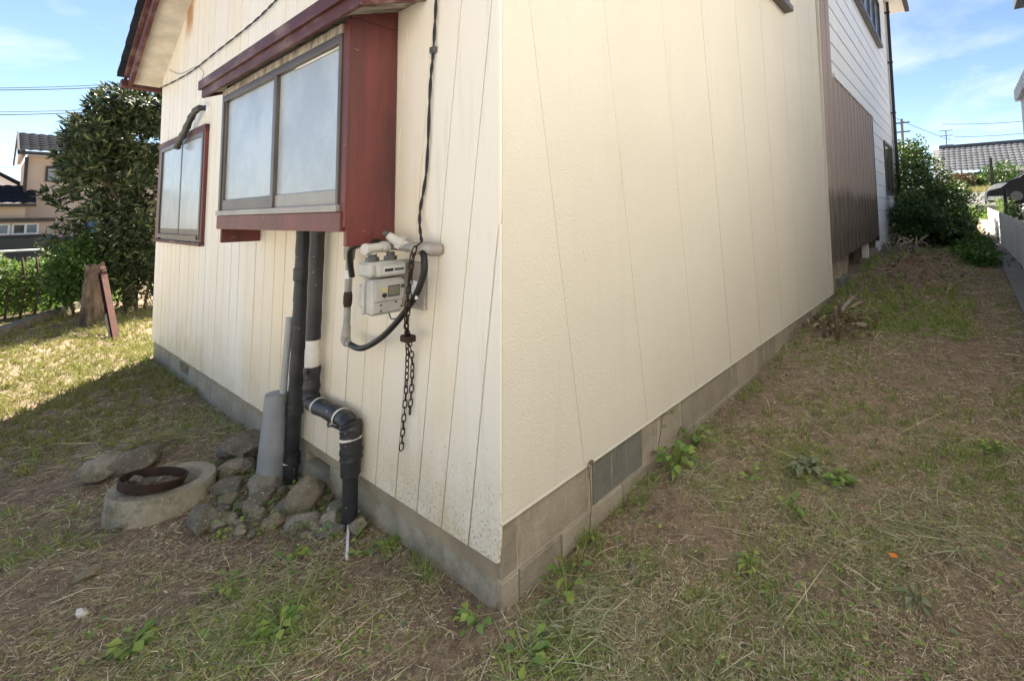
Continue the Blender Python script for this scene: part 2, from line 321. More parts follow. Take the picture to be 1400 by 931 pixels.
leafm('hedge_leaf', [(.09, .17, .035), (.13, .22, .045), (.07, .13, .03), (.17, .26, .06), (.22, .24, .12)], .35, .5)
leafm('cover_leaf', [(.09, .18, .03), (.06, .13, .025), (.12, .21, .04)], .3, .5)
mat('flower_white', (.75, .74, .70), None, .6)

# ------------------------------------------------------------------ mesh helpers
class MB:
    def __init__(s): s.v = []; s.f = []
    def add(s, v, f):
        o = len(s.v); s.v += [tuple(p) for p in v]; s.f += [tuple(i + o for i in q) for q in f]; return s
    def box(s, x0, x1, y0, y1, z0, z1):
        return s.add([(x0, y0, z0), (x1, y0, z0), (x1, y1, z0), (x0, y1, z0), (x0, y0, z1), (x1, y0, z1), (x1, y1, z1), (x0, y1, z1)],
                     [(3, 2, 1, 0), (4, 5, 6, 7), (0, 1, 5, 4), (1, 2, 6, 5), (2, 3, 7, 6), (3, 0, 4, 7)])
    def cbox(s, x0, x1, y0, y1, z0, z1, c):
        """box with chamfered edges (24 vertices)"""
        v = []; idx = {}
        X = (x0, x1); Y = (y0, y1); Z = (z0, z1)
        for i in (0, 1):
            for j in (0, 1):
                for k in (0, 1):
                    si, sj, sk = 1 - 2 * i, 1 - 2 * j, 1 - 2 * k
                    idx[i, j, k, 'x'] = len(v); v.append((X[i], Y[j] + sj * c, Z[k] + sk * c))
                    idx[i, j, k, 'y'] = len(v); v.append((X[i] + si * c, Y[j], Z[k] + sk * c))
                    idx[i, j, k, 'z'] = len(v); v.append((X[i] + si * c, Y[j] + sj * c, Z[k]))
        f = []
        for i in (0, 1):
            q = [idx[i, 0, 0, 'x'], idx[i, 1, 0, 'x'], idx[i, 1, 1, 'x'], idx[i, 0, 1, 'x']]; f.append(q if i else q[::-1])
            q = [idx[0, i, 0, 'y'], idx[1, i, 0, 'y'], idx[1, i, 1, 'y'], idx[0, i, 1, 'y']]; f.append(q[::-1] if i else q)
            q = [idx[0, 0, i, 'z'], idx[1, 0, i, 'z'], idx[1, 1, i, 'z'], idx[0, 1, i, 'z']]; f.append(q if i else q[::-1])
        for i in (0, 1):
            for j in (0, 1):
                f.append([idx[i, j, 0, 'x'], idx[i, j, 1, 'x'], idx[i, j, 1, 'y'], idx[i, j, 0, 'y']])
                f.append([idx[i, 0, j, 'x'], idx[i, 1, j, 'x'], idx[i, 1, j, 'z'], idx[i, 0, j, 'z']])
                f.append([idx[0, i, j, 'y'], idx[1, i, j, 'y'], idx[1, i, j, 'z'], idx[0, i, j, 'z']])
                for k in (0, 1): f.append([idx[i, j, k, 'x'], idx[i, j, k, 'y'], idx[i, j, k, 'z']])
        return s.add(v, f)
    def prism(s, poly, d):
        """closed polygon (list of 3-D points) swept by vector d"""
        n = len(poly); v = [tuple(p) for p in poly] + [tuple(Vector(p) + Vector(d)) for p in poly]
        f = [tuple(range(n))[::-1], tuple(range(n, 2 * n))] + [(i, (i + 1) % n, n + (i + 1) % n, n + i) for i in range(n)]
        return s.add(v, f)
    def tube(s, path, r, n=10, cap=True, closed=False):
        P = [Vector(p) for p in path]; rs = list(r) if hasattr(r, '__len__') else [r] * len(P); m = len(P)
        if len(rs) != m: rs = list(np.interp(np.linspace(0, 1, m), np.linspace(0, 1, len(rs)), rs))
        v = []; f = []
        up = None
        for i, p in enumerate(P):
            a = P[(i - 1) % m] if (i or closed) else p; b = P[(i + 1) % m] if (i < m - 1 or closed) else p
            t = (b - a).normalized()
            if up is None: up = Vector((0, 0, 1)) if abs(t.z) < .9 else Vector((1, 0, 0))
            u = t.cross(up).normalized(); ww = u.cross(t).normalized(); up = ww
            for k in range(n):
                an = 2 * math.pi * k / n; v.append(p + (u * math.cos(an) + ww * math.sin(an)) * rs[i])
        for i in range(m if closed else m - 1):
            for k in range(n):
                a = i * n + k; b = i * n + (k + 1) % n; c = ((i + 1) % m) * n + (k + 1) % n; d = ((i + 1) % m) * n + k
                f.append((a, d, c, b))
        if cap and not closed: f.append(tuple(range(n))); f.append(tuple(range((m - 1) * n, m * n))[::-1])
        return s.add(v, f)
    def lathe(s, prof, c, n=32, axis=None, closed=False):
        v = []; f = []; m = len(prof)
        Q = Vector((0, 0, 1)).rotation_difference(Vector(axis)) if axis else Quaternion()
        for i in range(n):
            a = 2 * math.pi * i / n
            for (r, z) in prof: v.append(Vector(c) + Q @ Vector((r * math.cos(a), r * math.sin(a), z)))
        for i in range(n):
            for k in range(m if closed else m - 1):
                a = i * m + k; b = i * m + (k + 1) % m; j = (i + 1) % n
                f.append((a, j * m + k, j * m + (k + 1) % m, b))
        return s.add(v, f)
def smoothpath(P, sub=6, closed=False):
    P = [Vector(p) for p in P]; o = []; n = len(P)
    for i in range(n - 1):
        p0 = P[max(i - 1, 0)]; p1 = P[i]; p2 = P[i + 1]; p3 = P[min(i + 2, n - 1)]
        for k in range(sub):
            t = k / sub
            o.append(.5 * ((2 * p1) + (p2 - p0) * t + (2 * p0 - 5 * p1 + 4 * p2 - p3) * t * t + (3 * p1 - p0 - 3 * p2 + p3) * t ** 3))
    o.append(P[-1]); return o
def wpos(o):
    p = Vector((0, 0, 0))
    while o: p += o.location; o = o.parent
    return p
def link(o, parent):
    COL.objects.link(o)
    if parent: o.parent = parent
    return o
def obj(name, mb, m, parent=None, smooth=False, kind=None, bev=0):
    v = np.array([tuple(p) for p in mb.v], float)
    c = np.array([(v[:, 0].min() + v[:, 0].max()) / 2, (v[:, 1].min() + v[:, 1].max()) / 2, v[:, 2].min()])
    me = bpy.data.meshes.new(name); me.from_pydata((v - c).tolist(), [], mb.f); me.materials.append(MATS[m]); me.validate()
    if smooth: me.polygons.foreach_set('use_smooth', [True] * len(me.polygons))
    o = bpy.data.objects.new(name, me); link(o, parent)
    o.location = Vector(c) - (wpos(parent) if parent else Vector((0, 0, 0)))
    if kind: o['kind'] = kind
    if bev:
        b = o.modifiers.new('bevel', 'BEVEL'); b.width = bev; b.segments = 2; b.limit_method = 'ANGLE'
    return o
def shade_auto(o, ang=35):
    me = o.data
    import bmesh
    bm = bmesh.new(); bm.from_mesh(me)
    for f in bm.faces: f.smooth = True
    for e in bm.edges:
        if len(e.link_faces) == 2 and e.calc_face_angle(0) > R(ang): e.smooth = False
    bm.to_mesh(me); bm.free(); return o
def thing(name, label, cat, loc, group=None):
    o = bpy.data.objects.new(name, None); COL.objects.link(o); o.location = loc; o.empty_display_size = .1
    o['label'] = label; o['category'] = cat
    if group: o['group'] = group
    return o
def tag(o, label, cat, group=None):
    o['label'] = label; o['category'] = cat
    if group: o['group'] = group
    return o
def group_empty(name, parent):
    o = bpy.data.objects.new(name, None); link(o, parent); o.empty_display_size = .05; return o
def nparr(name, V, F, m, kind='stuff', parent=None, nper=4):
    """big mesh from numpy: V (n,3), F (k,nper) indices"""
    me = bpy.data.meshes.new(name); me.vertices.add(len(V)); me.vertices.foreach_set('co', V.astype(np.float32).ravel())
    k = len(F); me.loops.add(k * nper); me.loops.foreach_set('vertex_index', F.astype(np.int32).ravel())
    me.polygons.add(k); me.polygons.foreach_set('loop_start', np.arange(0, k * nper, nper, dtype=np.int32))
    me.update(calc_edges=True); me.materials.append(MATS[m])
    o = bpy.data.objects.new(name, me); link(o, parent)
    if kind: o['kind'] = kind
    if parent: o.location = -wpos(parent)
    return o
def unit(a): return a / np.maximum(np.linalg.norm(a, axis=-1, keepdims=True), 1e-9)
def blades(P, D, L, W, bend, side=None, lift=None):
    """strips of two quads: P start (n,3), D unit direction, L length, W width, bend vector (n,3) added at the tip"""
    n = len(P); L = L[:, None]; W = W[:, None]
    if side is None: side = unit(np.cross(D, rng.normal(size=(n, 3))))
    mid = P + D * L * .5 + bend * .3; tip = P + D * L + bend
    V = np.stack([P - side * W * .5, P + side * W * .5, mid - side * W * .5, mid + side * W * .5, tip - side * W * .12, tip + side * W * .12], 1).reshape(-1, 3)
    b = np.arange(n)[:, None] * 6
    F = np.concatenate([b + [0, 1, 3, 2], b + [2, 3, 5, 4]], 0)
    return V, F
def leaves(P, D, Nn, L, W, fold=.2):
    """folded leaf: 6 verts, 4 tris as 2 quads sharing the midrib"""
    side = unit(np.cross(D, Nn)); Nn = unit(np.cross(side, D)); L = L[:, None]; W = W[:, None]
    b0 = P; m1 = P + D * L * .5; tip = P + D * L - Nn * L * .12
    V = np.stack([b0, m1 + side * W * .5 + Nn * W * fold, tip, m1 - side * W * .5 + Nn * W * fold, m1], 1).reshape(-1, 3)
    b = np.arange(len(P))[:, None] * 5
    F = np.concatenate([b + [0, 1, 4], b + [1, 2, 4], b + [2, 3, 4], b + [3, 0, 4]], 0)
    return V, F
def merge(parts):
    V = []; F = []; o = 0
    for v, f in parts: V.append(v); F.append(f + o); o += len(v)
    return np.concatenate(V), np.concatenate(F)

# ------------------------------------------------------------------ ground
def axis_coords(lo, hi, d, far, gfac=1.25):
    a = list(np.arange(lo, hi, d)); s = d
    while a[-1] < far: s *= gfac; a.append(a[-1] + s)
    s = d
    while a[0] > -far: s *= gfac; a.insert(0, a[0] - s)
    return np.array(a)
xs = axis_coords(-2.5, 7.5, .055, 400); ys = axis_coords(-2.8, 7.5, .055, 400)
XX, YY = np.meshgrid(xs, ys, indexing='ij')
near = np.exp(-((XX - 1) ** 2 + (YY - 1) ** 2) / 200)
ZZ = G(XX, YY) + near * ((vnoise(XX * 1.7, YY * 1.7, 3, 3) - .5) * .05 + (vnoise(XX * 9, YY * 9, 4, 2) - .5) * .022)
nx, ny = XX.shape; ii = np.arange(nx * ny).reshape(nx, ny)
F = np.stack([ii[:-1, :-1], ii[1:, :-1], ii[1:, 1:], ii[:-1, 1:]], -1).reshape(-1, 4)
gr = nparr('ground', np.stack([XX, YY, ZZ], -1).reshape(-1, 3), F, 'soil', 'structure'); 
gr.data.polygons.foreach_set('use_smooth', [True] * len(gr.data.polygons))
def GZ(x, y):
    x = np.asarray(x, float); y = np.asarray(y, float); nr = np.exp(-((x - 1) ** 2 + (y - 1) ** 2) / 200)
    return G(x, y) + nr * ((vnoise(x * 1.7, y * 1.7, 3, 3) - .5) * .05 + (vnoise(x * 9, y * 9, 4, 2) - .5) * .022)

# alley path beside the fence
mb = MB(); px_ = [4.2 + i * .6 for i in range(30)]
for i in range(29):
    a, b = px_[i], px_[i + 1]
    za, zb = g(a, -2.05) + .035, g(b, -2.05) + .035
    y0, y1 = -2.29, -2.05
    mb.add([(a + .006, y0, za - .1), (b - .006, y0, zb - .1), (b - .006, y1, zb - .1), (a + .006, y1, za - .1), (a + .006, y0, za), (b - .006, y0, zb), (b - .006, y1, zb), (a + .006, y1, za)],
           [(3, 2, 1, 0), (4, 5, 6, 7), (0, 1, 5, 4), (1, 2, 6, 5), (2, 3, 7, 6), (3, 0, 4, 7)])
obj('path', mb, 'path_concrete', kind='structure')
# pale concrete lane left of plot, mostly unseen, added to bounce sun onto boards
mb = MB(); vv = []; ff = []; ry = list(np.arange(-14, 9, 1.0)) + [9.0, 10, 12]
for y_ in ry:
    xb = float(np.interp(y_, [-14, 7.2, 8.2, 9.5, 12], [-1.42, -1.40, -1.12, -1.08, -1.2]))
    for x_ in (xb, -2.2, -3.4, -5, -7): vv.append((x_, y_, g(x_, y_) + .045))
for i in range(len(ry) - 1):
    for j in range(4): a = i * 5 + j; ff.append((a, a + 5, a + 6, a + 1))
mb.add(vv, ff); obj('bounce_lane', mb, 'lane_concrete', kind='structure')
# paved yard beyond the alley, rising to the road
mb = MB(); rows = [20.5, 24, 28, 32, 36, 40]
vv = []; ff = []
for i, x in enumerate(rows):
    for y in (-12, -6, -2.4, .5, 6): vv.append((x, y, g(x, y) + .05))
for i in range(len(rows) - 1):
    for j in range(4): a = i * 5 + j; ff.append((a, a + 5, a + 6, a + 1))
mb.add(vv, ff); obj('road', mb, 'asphalt_far', kind='structure')

# ------------------------------------------------------------------ left house: painted boards
LH = thing('boarded_house', 'cream vertical board house with red bay window and tiled roof', 'house', (0, 3.3, -.1))
def zbot(y): return .145 - .0133 * y
def lean(y): return float(np.interp(y, [0, .4, 1.2, 2.2, 3.4, 5, 6.6], [-.15, -.15, -.09, -.035, 0, .03, .05]))
def zrake(y): return 3.24 + .52 * (6.67 - y)
YEND = 6.42
def yl(yb, z): return yb + lean(yb) * (z - .1)
wall = group_empty('board_wall', LH)
mb = MB(); mb.prism([(.0, .03, .06), (.0, YEND, .04), (.0, 6.64, 3.2), (.0, .03, zrake(0.03) - .05)], (.14, 0, 0)); obj('sheathing', mb, 'groove', wall)
edges = [0.0]; k = 0
while edges[-1] < YEND - .12:
    edges.append(edges[-1] + .194 + random.uniform(-.006, .006))
edges[-1] = YEND
edges = [-.33, -.14] + edges
for i in range(len(edges) - 1):
    a, b = edges[i], edges[i + 1]; gpw = .0038; c = .005; th = random.uniform(.013, .0165)
    zt_a, zt_b = zrake(a) - .02, zrake(b) - .02
    def q(yb, z, off): return max(yl(yb, z) + off, -.016)
    if a >= -.001:
        za, zb = zbot(a), zbot(b)
    else: za, zb = zbot(0), zbot(0)
    tops = [(a, min(zt_a, 3.4 if a < -.001 else 9), 1), (b, min(zt_b, 3.4 if a < -.001 else 9), -1)]
    if a < -.001:
        # boards cut by the corner: start where they emerge at the corner edge
        def zc(yb): return .1 + (-.016 - yb) / lean(0)      # z where the joint meets the corner
        # joint y = yb + lean*(z-.1); with negative lean and negative yb the board lies outside the corner below that height: skip
        continue
    B = [(-.0, q(a, za, gpw), za), (-.0, q(b, zb, -gpw), zb), (-.0, q(b, tops[1][1], -gpw), tops[1][1]), (-.0, q(a, tops[0][1], gpw), tops[0][1])]
    Fq = [(-th, q(a, za, gpw + c), za), (-th, q(b, zb, -gpw - c), zb), (-th, q(b, tops[1][1], -gpw - c), tops[1][1]), (-th, q(a, tops[0][1], gpw + c), tops[0][1])]
    if B[2][1] - (-.016) < .002 and B[1][1] < .01: continue
    # clip boards whose joint reaches the corner before the top
    def clip_top(e0, off):
        y0, z0, y1, z1 = e0
        return None
    la = lean(a); lb = lean(b)
    mb = MB()
    # polygon in (y,z): bottom-a, bottom-b, top-b, top-a clipped at y=-.016
    poly = [(yl(a, za) + gpw, za), (yl(b, zb) - gpw, zb), (yl(b, tops[1][1]) - gpw, tops[1][1]), (yl(a, tops[0][1]) + gpw, tops[0][1])]
    o = []
    for j in range(4):
        p, r = poly[j], poly[(j + 1) % 4]; lim = -.016
        if p[0] >= lim: o.append(p)
        if (p[0] >= lim) != (r[0] >= lim):
            t = (lim - p[0]) / (r[0] - p[0]); o.append((lim, p[1] + t * (r[1] - p[1])))
    if len(o) < 3: continue
    cy = sum(p[0] for p in o) / len(o)
    bk = [(0, y, z) for y, z in o]; fr = []
    for y, z in o: fr.append((-th, y + (c if y < cy else -c) * (0 if y <= -.0159 else 1), z))
    n = len(o)
    mb.add(bk + fr, [tuple(range(n)), tuple(range(n, 2 * n))[::-1]] + [(j, n + j, n + (j + 1) % n, (j + 1) % n) for j in range(n)])
    obj('board', mb, 'board_paint', wall)
# plinth with two vents
pl = group_empty('plinth', LH)
def plinth_seg(y0, y1, top=None, bot=-.45):
    mb = MB(); t0 = top if top is not None else zbot(y0) + .02; t1 = top if top is not None else zbot(y1) + .02
    mb.add([(.004, y0, bot), (.004, y1, bot), (.16, y1, bot), (.16, y0, bot), (.004, y0, t0), (.004, y1, t1), (.16, y1, t1), (.16, y0, t0)],
           [(0, 1, 2, 3), (7, 6, 5, 4), (0, 4, 5, 1), (1, 5, 6, 2), (2, 6, 7, 3), (3, 7, 4, 0)])
    return obj('footing', mb, 'plinth_concrete', pl)
vents = [(1.52, 1.86), (4.75, 5.1)]
yy = [0.03] + [v for p in vents for v in p] + [YEND - .02]
plinth_seg(yy[0], yy[1]); plinth_seg(yy[1], yy[2], -.02); plinth_seg(yy[2], yy[3]); plinth_seg(yy[3], yy[4], -.06); plinth_seg(yy[4], yy[5])
for v in vents:
    mb = MB(); mb.box(.07, .155, v[0] + .002, v[1] - .002, -.018 if v[0] < 3 else -.058, .128 if v[0] < 3 else .08); obj('vent_shade', mb, 'void_shade', pl)  # near-black box, stands in for the shade inside the vent
# far side, rear walls: unseen, added to close the volume against the sun
mb = MB(); mb.prism([(.14, YEND - .02, -.3), (6, YEND - .02, -.3), (6, 6.6, 3.15), (.14, 6.6, 3.15)], (0, -.12, 0)); obj('end_wall', mb, 'board_paint', LH)
mb = MB(); mb.prism([(6.0, .3, -.3), (6.0, YEND - .05, -.3), (6.0, 6.5, 3.2), (6.0, .3, zrake(.3) - .1)], (-.1, 0, 0)); obj('rear_wall', mb, 'board_paint', LH)
# roof
rf = group_empty('roof', LH)
def rk(y, off): return zrake(y) + off
yA, yB = 7.05, .2
mb = MB(); mb.prism([(-.27, yA - .35, rk(yA - .35, -.015)), (-.27, yB, rk(yB, -.015)), (6.2, yB, rk(yB, -.015)), (6.2, yA - .35, rk(yA - .35, -.015))], (0, 0, .03)); obj('soffit', mb, 'soffit', rf)
mb = MB(); mb.prism([(-.272, yA - .37, rk(yA - .37, -.10)), (-.272, yB, rk(yB, -.10)), (-.272, yB, rk(yB, .11)), (-.272, yA - .37, rk(yA - .37, .11))], (-.035, 0, 0)); obj('barge_board', mb, 'maroon_trim', rf)
mb = MB(); mb.prism([(-.31, yA - .30, rk(yA - .30, .06)), (-.31, yB, rk(yB, .06)), (-.31, yB, rk(yB, .15)), (-.31, yA - .30, rk(yA - .30, .15))], (-.03, 0, 0)); obj('verge_trim', mb, 'maroon_trim', rf)
mb = MB(); mb.box(-.36, 6.2, yA - .33, yA - .20, rk(yA - .3, -.03), rk(yA - .3, .06)); obj('gutter', mb, 'maroon_trim', rf)
me0 = None
for i in range(26):
    y0 = yA - .2 - i * .25
    mb = MB(); mb.prism([(-.39, y0, rk(y0, .16)), (-.39, y0 - .27, rk(y0 - .27, .16) + .0), (-.39, y0 - .27, rk(y0 - .27, .18)), (-.39, y0, rk(y0, .225))], (6.6, 0, 0))
    obj('tile_course', mb, 'slate_tile', rf)
# casement window on the left end of the wall
def window(parent, name, y0, y1, z0, z1, x, fw, framem, panem, depth=.05, mull=None, rail=.0, glassback=.018):
    wn = group_empty(name, parent)
    def b(nm, a, c, e, f, m, x0=x, x1=x - depth):
        mb = MB(); mb.box(x1, x0, a, c, e, f); return obj(nm, mb, m, wn, bev=.003)
    b('frame_stile', y0, y0 + fw, z0, z1, framem); b('frame_stile', y1 - fw, y1, z0, z1, framem)
    b('frame_head', y0 + fw, y1 - fw, z1 - fw, z1, framem); b('frame_sill', y0 + fw, y1 - fw, z0, z0 + fw, framem, x, x - depth - .012)
    ym = mull if mull else (y0 + y1) / 2; s = fw * .7
    b('sash_mullion', ym - s * .6, ym + s * .6, z0 + fw, z1 - fw, framem, x - .004, x - depth + .006)
    b('sash_rail', y0 + fw, ym - s * .6, z0 + fw, z0 + fw + .06, framem, x - .004, x - depth + .01); b('sash_rail', ym + s * .6, y1 - fw, z0 + fw, z0 + fw + .06, framem, x - .004, x - depth + .016)
    b('sash_stile', y0 + fw, y0 + fw + .035, z0 + fw + .06, z1 - fw, framem, x - .004, x - depth + .01); b('sash_stile', y1 - fw - .035, y1 - fw, z0 + fw + .06, z1 - fw, framem, x - .004, x - depth + .016)
    for a, c, dx in ((y0 + fw + .035, ym - s * .6, 0), (ym + s * .6, y1 - fw - .035, .006)):
        mb = MB(); mb.box(x - glassback - .006 + dx, x - glassback + dx, a, c, z0 + fw + .06, z1 - fw); obj('pane', mb, panem, wn)
    return wn
w1 = window(LH, 'window', 4.36, 6.22, 1.30, 2.36, -.017, .045, 'bronze_aluminium', 'frosted_glass', .034, 5.22)
def trim(parent, nm, m, *a): mb = MB(); mb.box(*a); return obj(nm, mb, m, parent, bev=.004)
trim(w1, 'casing', 'red_paint', -.044, -.017, 6.22, 6.36, 1.28, 2.36); trim(w1, 'casing', 'red_paint', -.044, -.017, 4.31, 4.36, 1.28, 2.36)
trim(w1, 'casing', 'maroon_trim', -.050, -.017, 4.30, 6.38, 2.36, 2.43); trim(w1, 'casing', 'maroon_trim', -.058, -.017, 4.30, 6.37, 1.245, 1.28)
# bay window
D = .25; BY0, BY1 = .80, 2.80
bay = group_empty('bay_window', LH)
mb = MB(); mb.box(-D, -.017, BY0, BY0 + .03, 1.36, 2.472); obj('side_panel', mb, 'red_paint', bay, bev=.003)
mb = MB(); mb.box(-D, -.017, BY1 - .03, BY1, 1.33, 2.472); obj('side_panel', mb, 'red_paint', bay, bev=.003)
mb = MB(); mb.box(-D - .012, -D, BY0 - .004, BY0 + .05, 1.45, 2.46); obj('corner_post', mb, 'red_paint', bay, bev=.003)
mb = MB(); mb.box(-D - .022, -D + .03, BY0 + .02, BY1 + .012, 1.43, 1.525); obj('sill_board', mb, 'red_paint', bay, bev=.004)
mb = MB(); mb.box(-D + .03, -.017, BY0 + .03, BY1 - .03, 1.445, 1.47); obj('bay_floor', mb, 'peeling_plywood', bay)
for y_ in (BY0, BY1 - .03):
    mb = MB(); mb.prism([(-D, y_, 2.4725), (-.017, y_, 2.4725), (-.017, y_, 2.574), (-D, y_, 2.480)], (0, .03, 0)); obj('side_panel', mb, 'red_paint', bay)
mb = MB(); mb.box(-D, -.02, BY0 + .03, BY1 - .03, 2.44, 2.455); obj('bay_ceiling', mb, 'peeling_plywood', bay)
mb = MB(); mb.box(-D - .02, -D + .01, BY0 + .05, BY1, 2.40, 2.445); obj('head_board', mb, 'peeling_plywood', bay)
def bayframe():
    x = -D + .0; y0, y1, z0, z1 = BY0 + .055, BY1 - .005, 1.53, 2.40; fw = .04; fm = 'bronze_aluminium'
    def b(nm, a, c, e, f, dx0, dx1, m=fm): mb = MB(); mb.box(x - dx1, x - dx0, a, c, e, f); return obj(nm, mb, m, bay, bev=.003)
    b('frame_stile', y0, y0 + fw * .6, z0, z1, -.03, .022); b('frame_stile', y1 - fw, y1, z0, z1, -.03, .022)
    b('frame_head', y0 + fw * .6, y1 - fw, z1 - .045, z1, -.03, .022); b('frame_sill', y0 - .01, y1 + .01, z0 - .004, z0 + .03, -.03, .032, 'pale_aluminium')
    ym = 1.745
    b('sash_mullion', ym - .022, ym + .022, z0 + .03, z1 - .045, -.02, .018)
    b('sash_rail', y0 + fw * .6, ym - .022, z0 + .03, z0 + .105, -.02, .006, 'pale_aluminium'); b('sash_rail', ym + .022, y1 - fw, z0 + .03, z0 + .105, -.02, .012, fm)
    b('sash_stile', y1 - fw - .03, y1 - fw, z0 + .105, z1 - .045, -.02, .012); b('sash_stile', y0 + .024, y0 + .045, z0 + .105, z1 - .045, -.02, .006)
    b('pane', y0 + .045, ym - .022, z0 + .105, z1 - .045, -.012, -.004, 'frosted_glass'); b('pane', ym + .022, y1 - fw - .03, z0 + .105, z1 - .045, -.012, -.002, 'frosted_glass')
    b('draught_strip', y0 + .05, y0 + .62, z1 - .058, z1 - .046, -.002, .004, 'white_wrap')
bayframe()
yr0, yr1 = .53, 3.07
br = MB(); br.prism([(-.33, yr0, 2.52), (-.33, yr1, 2.52), (-.017, yr1, 2.67), (-.017, yr0, 2.67)], (0, 0, .02)); obj('bay_roof', br, 'maroon_trim', bay)
mb = MB(); mb.box(-.335, -.315, yr0, yr1, 2.425, 2.518); obj('fascia', mb, 'maroon_trim', bay, bev=.003)
mb = MB(); mb.box(-.352, -.3355, yr0 - .01, yr1 + .03, 2.485, 2.555); obj('drip_edge', mb, 'maroon_trim', bay, bev=.003)
for y_ in (yr0, yr1 - .02):
    mb = MB(); mb.prism([(-.3145, y_, 2.43), (-.017, y_, 2.56), (-.017, y_, 2.665), (-.3145, y_, 2.518)], (0, .02, 0)); obj('fascia', mb, 'maroon_trim', bay)
mb = MB(); mb.prism([(-.3145, yr0 + .02, 2.455), (-.017, yr0 + .02, 2.575), (-.017, yr0 + .02, 2.59), (-.3145, yr0 + .02, 2.47)], (0, yr1 - yr0 - .04, 0)); obj('bay_soffit', mb, 'peeling_plywood', bay)

# ------------------------------------------------------------------ right house: embossed panels on block foundation
RH = thing('panel_house', 'beige embossed panel wall house on grey concrete blocks', 'house', (3, .5, 0))
pw = group_empty('panel_wall', RH)
XE = 5.9; HT = 5.5
mb = MB(); mb.box(.02, XE - .02, .0, .13, .30, HT); obj('sheathing', mb, 'groove', pw)
# joints: (x at z=.3, lean dx/dz)
jb = [-.6, -.1, .50, 1.06, 1.68, 2.28, 2.96, 3.60, 4.25, 4.9, 5.5, XE]
def jl(x): return float(np.interp(x, [0, .5, 1.1, 1.7, 3, 4.5, 6], [-.165, -.160, -.148, -.135, -.105, -.06, -.03]))
def jx(x, z): return x + jl(x) * (z - .3)
for i in range(len(jb) - 1):
    a, b = jb[i], jb[i + 1]; poly = []
    zz = np.linspace(.30, HT, 2)
    poly = [(jx(a, .3) + .0012, .3), (jx(b, .3) - .0012, .3), (jx(b, HT) - .0012, HT), (jx(a, HT) + .0012, HT)]
    if i == 0: poly = [(-5, .3), (jx(b, .3) - .0012, .3), (jx(b, HT) - .0012, HT), (-5, HT)]
    o = []
    for j in range(4):
        p, r = poly[j], poly[(j + 1) % 4]; lim = .0005
        if p[0] >= lim: o.append(p)
        if (p[0] >= lim) != (r[0] >= lim): t = (lim - p[0]) / (r[0] - p[0]); o.append((lim, p[1] + t * (r[1] - p[1])))
    if len(o) < 3: continue
    cxm = sum(p[0] for p in o) / len(o); n = len(o); c = .0025
    bk = [(x, 0, z) for x, z in o]; fr = [(x + (c if x < cxm else -c), -.015, z) for x, z in o]
    mb = MB(); mb.add(bk + fr, [tuple(range(n))[::-1], tuple(range(n, 2 * n))] + [(j, (j + 1) % n, n + (j + 1) % n, n + j) for j in range(n)]); obj('panel', mb, 'embossed_siding', pw)
mb = MB(); mb.prism([(.0, -.0185, .2845), (.0, -.0152, .298), (.0, -.0005, .298), (.0, -.0005, .2845)], (XE + .01, 0, 0)); obj('starter_strip', mb, 'embossed_siding', RH)
mb = MB(); mb.box(XE, XE + .03, -.028, .10, .29, HT); obj('corner_trim', mb, 'embossed_siding', RH)
fd = group_empty('foundation', RH)
mb = MB(); mb.box(.012, XE - .014, .0095, .15, -.5, .2835); obj('mortar_bed', mb, 'mortar', fd)
bx_ = [.008, .085, .56, 1.03, 1.52, 2.02, 2.52, 3.02, 3.52, 4.02, 4.52, 5.02, 5.52, XE - .01]
mats_ = ['block_b', 'block_b', 'block_a', 'block_dark', 'block_a', 'block_b', 'block_dark', 'block_a', 'block_b', 'block_a', 'block_b', 'block_dark', 'block_a', 'block_b']
bx_ = [.008, .10, .58, 1.03, 1.50, 1.98, 2.45, 2.92, 3.40, 3.87, 4.35, 4.82, 5.30, XE - .01]
mats_ = ['block_b', 'block_a', 'block_dark', 'block_a', 'block_b', 'block_b', 'block_a', 'block_b', 'block_a', 'block_b', 'block_b', 'block_a', 'block_b']
for i in range(len(bx_) - 1):
    mb = MB(); mb.cbox(bx_[i] + .0025, bx_[i + 1] - .0025, .004 + random.uniform(0, .003), .03, .062, .283, .004); obj('block', mb, mats_[i], fd)
bx2 = [.008, .10, .35, .82, 1.28, 1.75, 2.22, 2.70, 3.2, 3.7, 4.2, 4.7, 5.2, XE - .01]
for i in range(len(bx2) - 1):
    mb = MB(); mb.cbox(bx2[i] + .003, bx2[i + 1] - .003, -.004 + random.uniform(0, .004), .03, -.18, .055, .004); obj('block', mb, random.choice(['block_a', 'block_b', 'block_a']), fd)
mb = MB(); mb.box(.1, XE, .13, 5.2, HT, HT + .12); obj('roof', mb, 'slate_tile', RH)
mb = MB(); mb.box(-.1, XE + .1, -.35, .13, HT - .001, HT + .12); obj('eave', mb, 'maroon_trim', RH)
mb = MB(); mb.box(.33, XE, 5.05, 5.18, zrake(5.05) + .25, HT - .002); obj('rear_wall', mb, 'embossed_siding', RH)  # unseen, added to keep sun from passing under the roof
mb = MB(); mb.box(.2, .32, .35, 5.2, zrake(.35) + .25, HT); obj('gable_wall', mb, 'embossed_siding', RH)
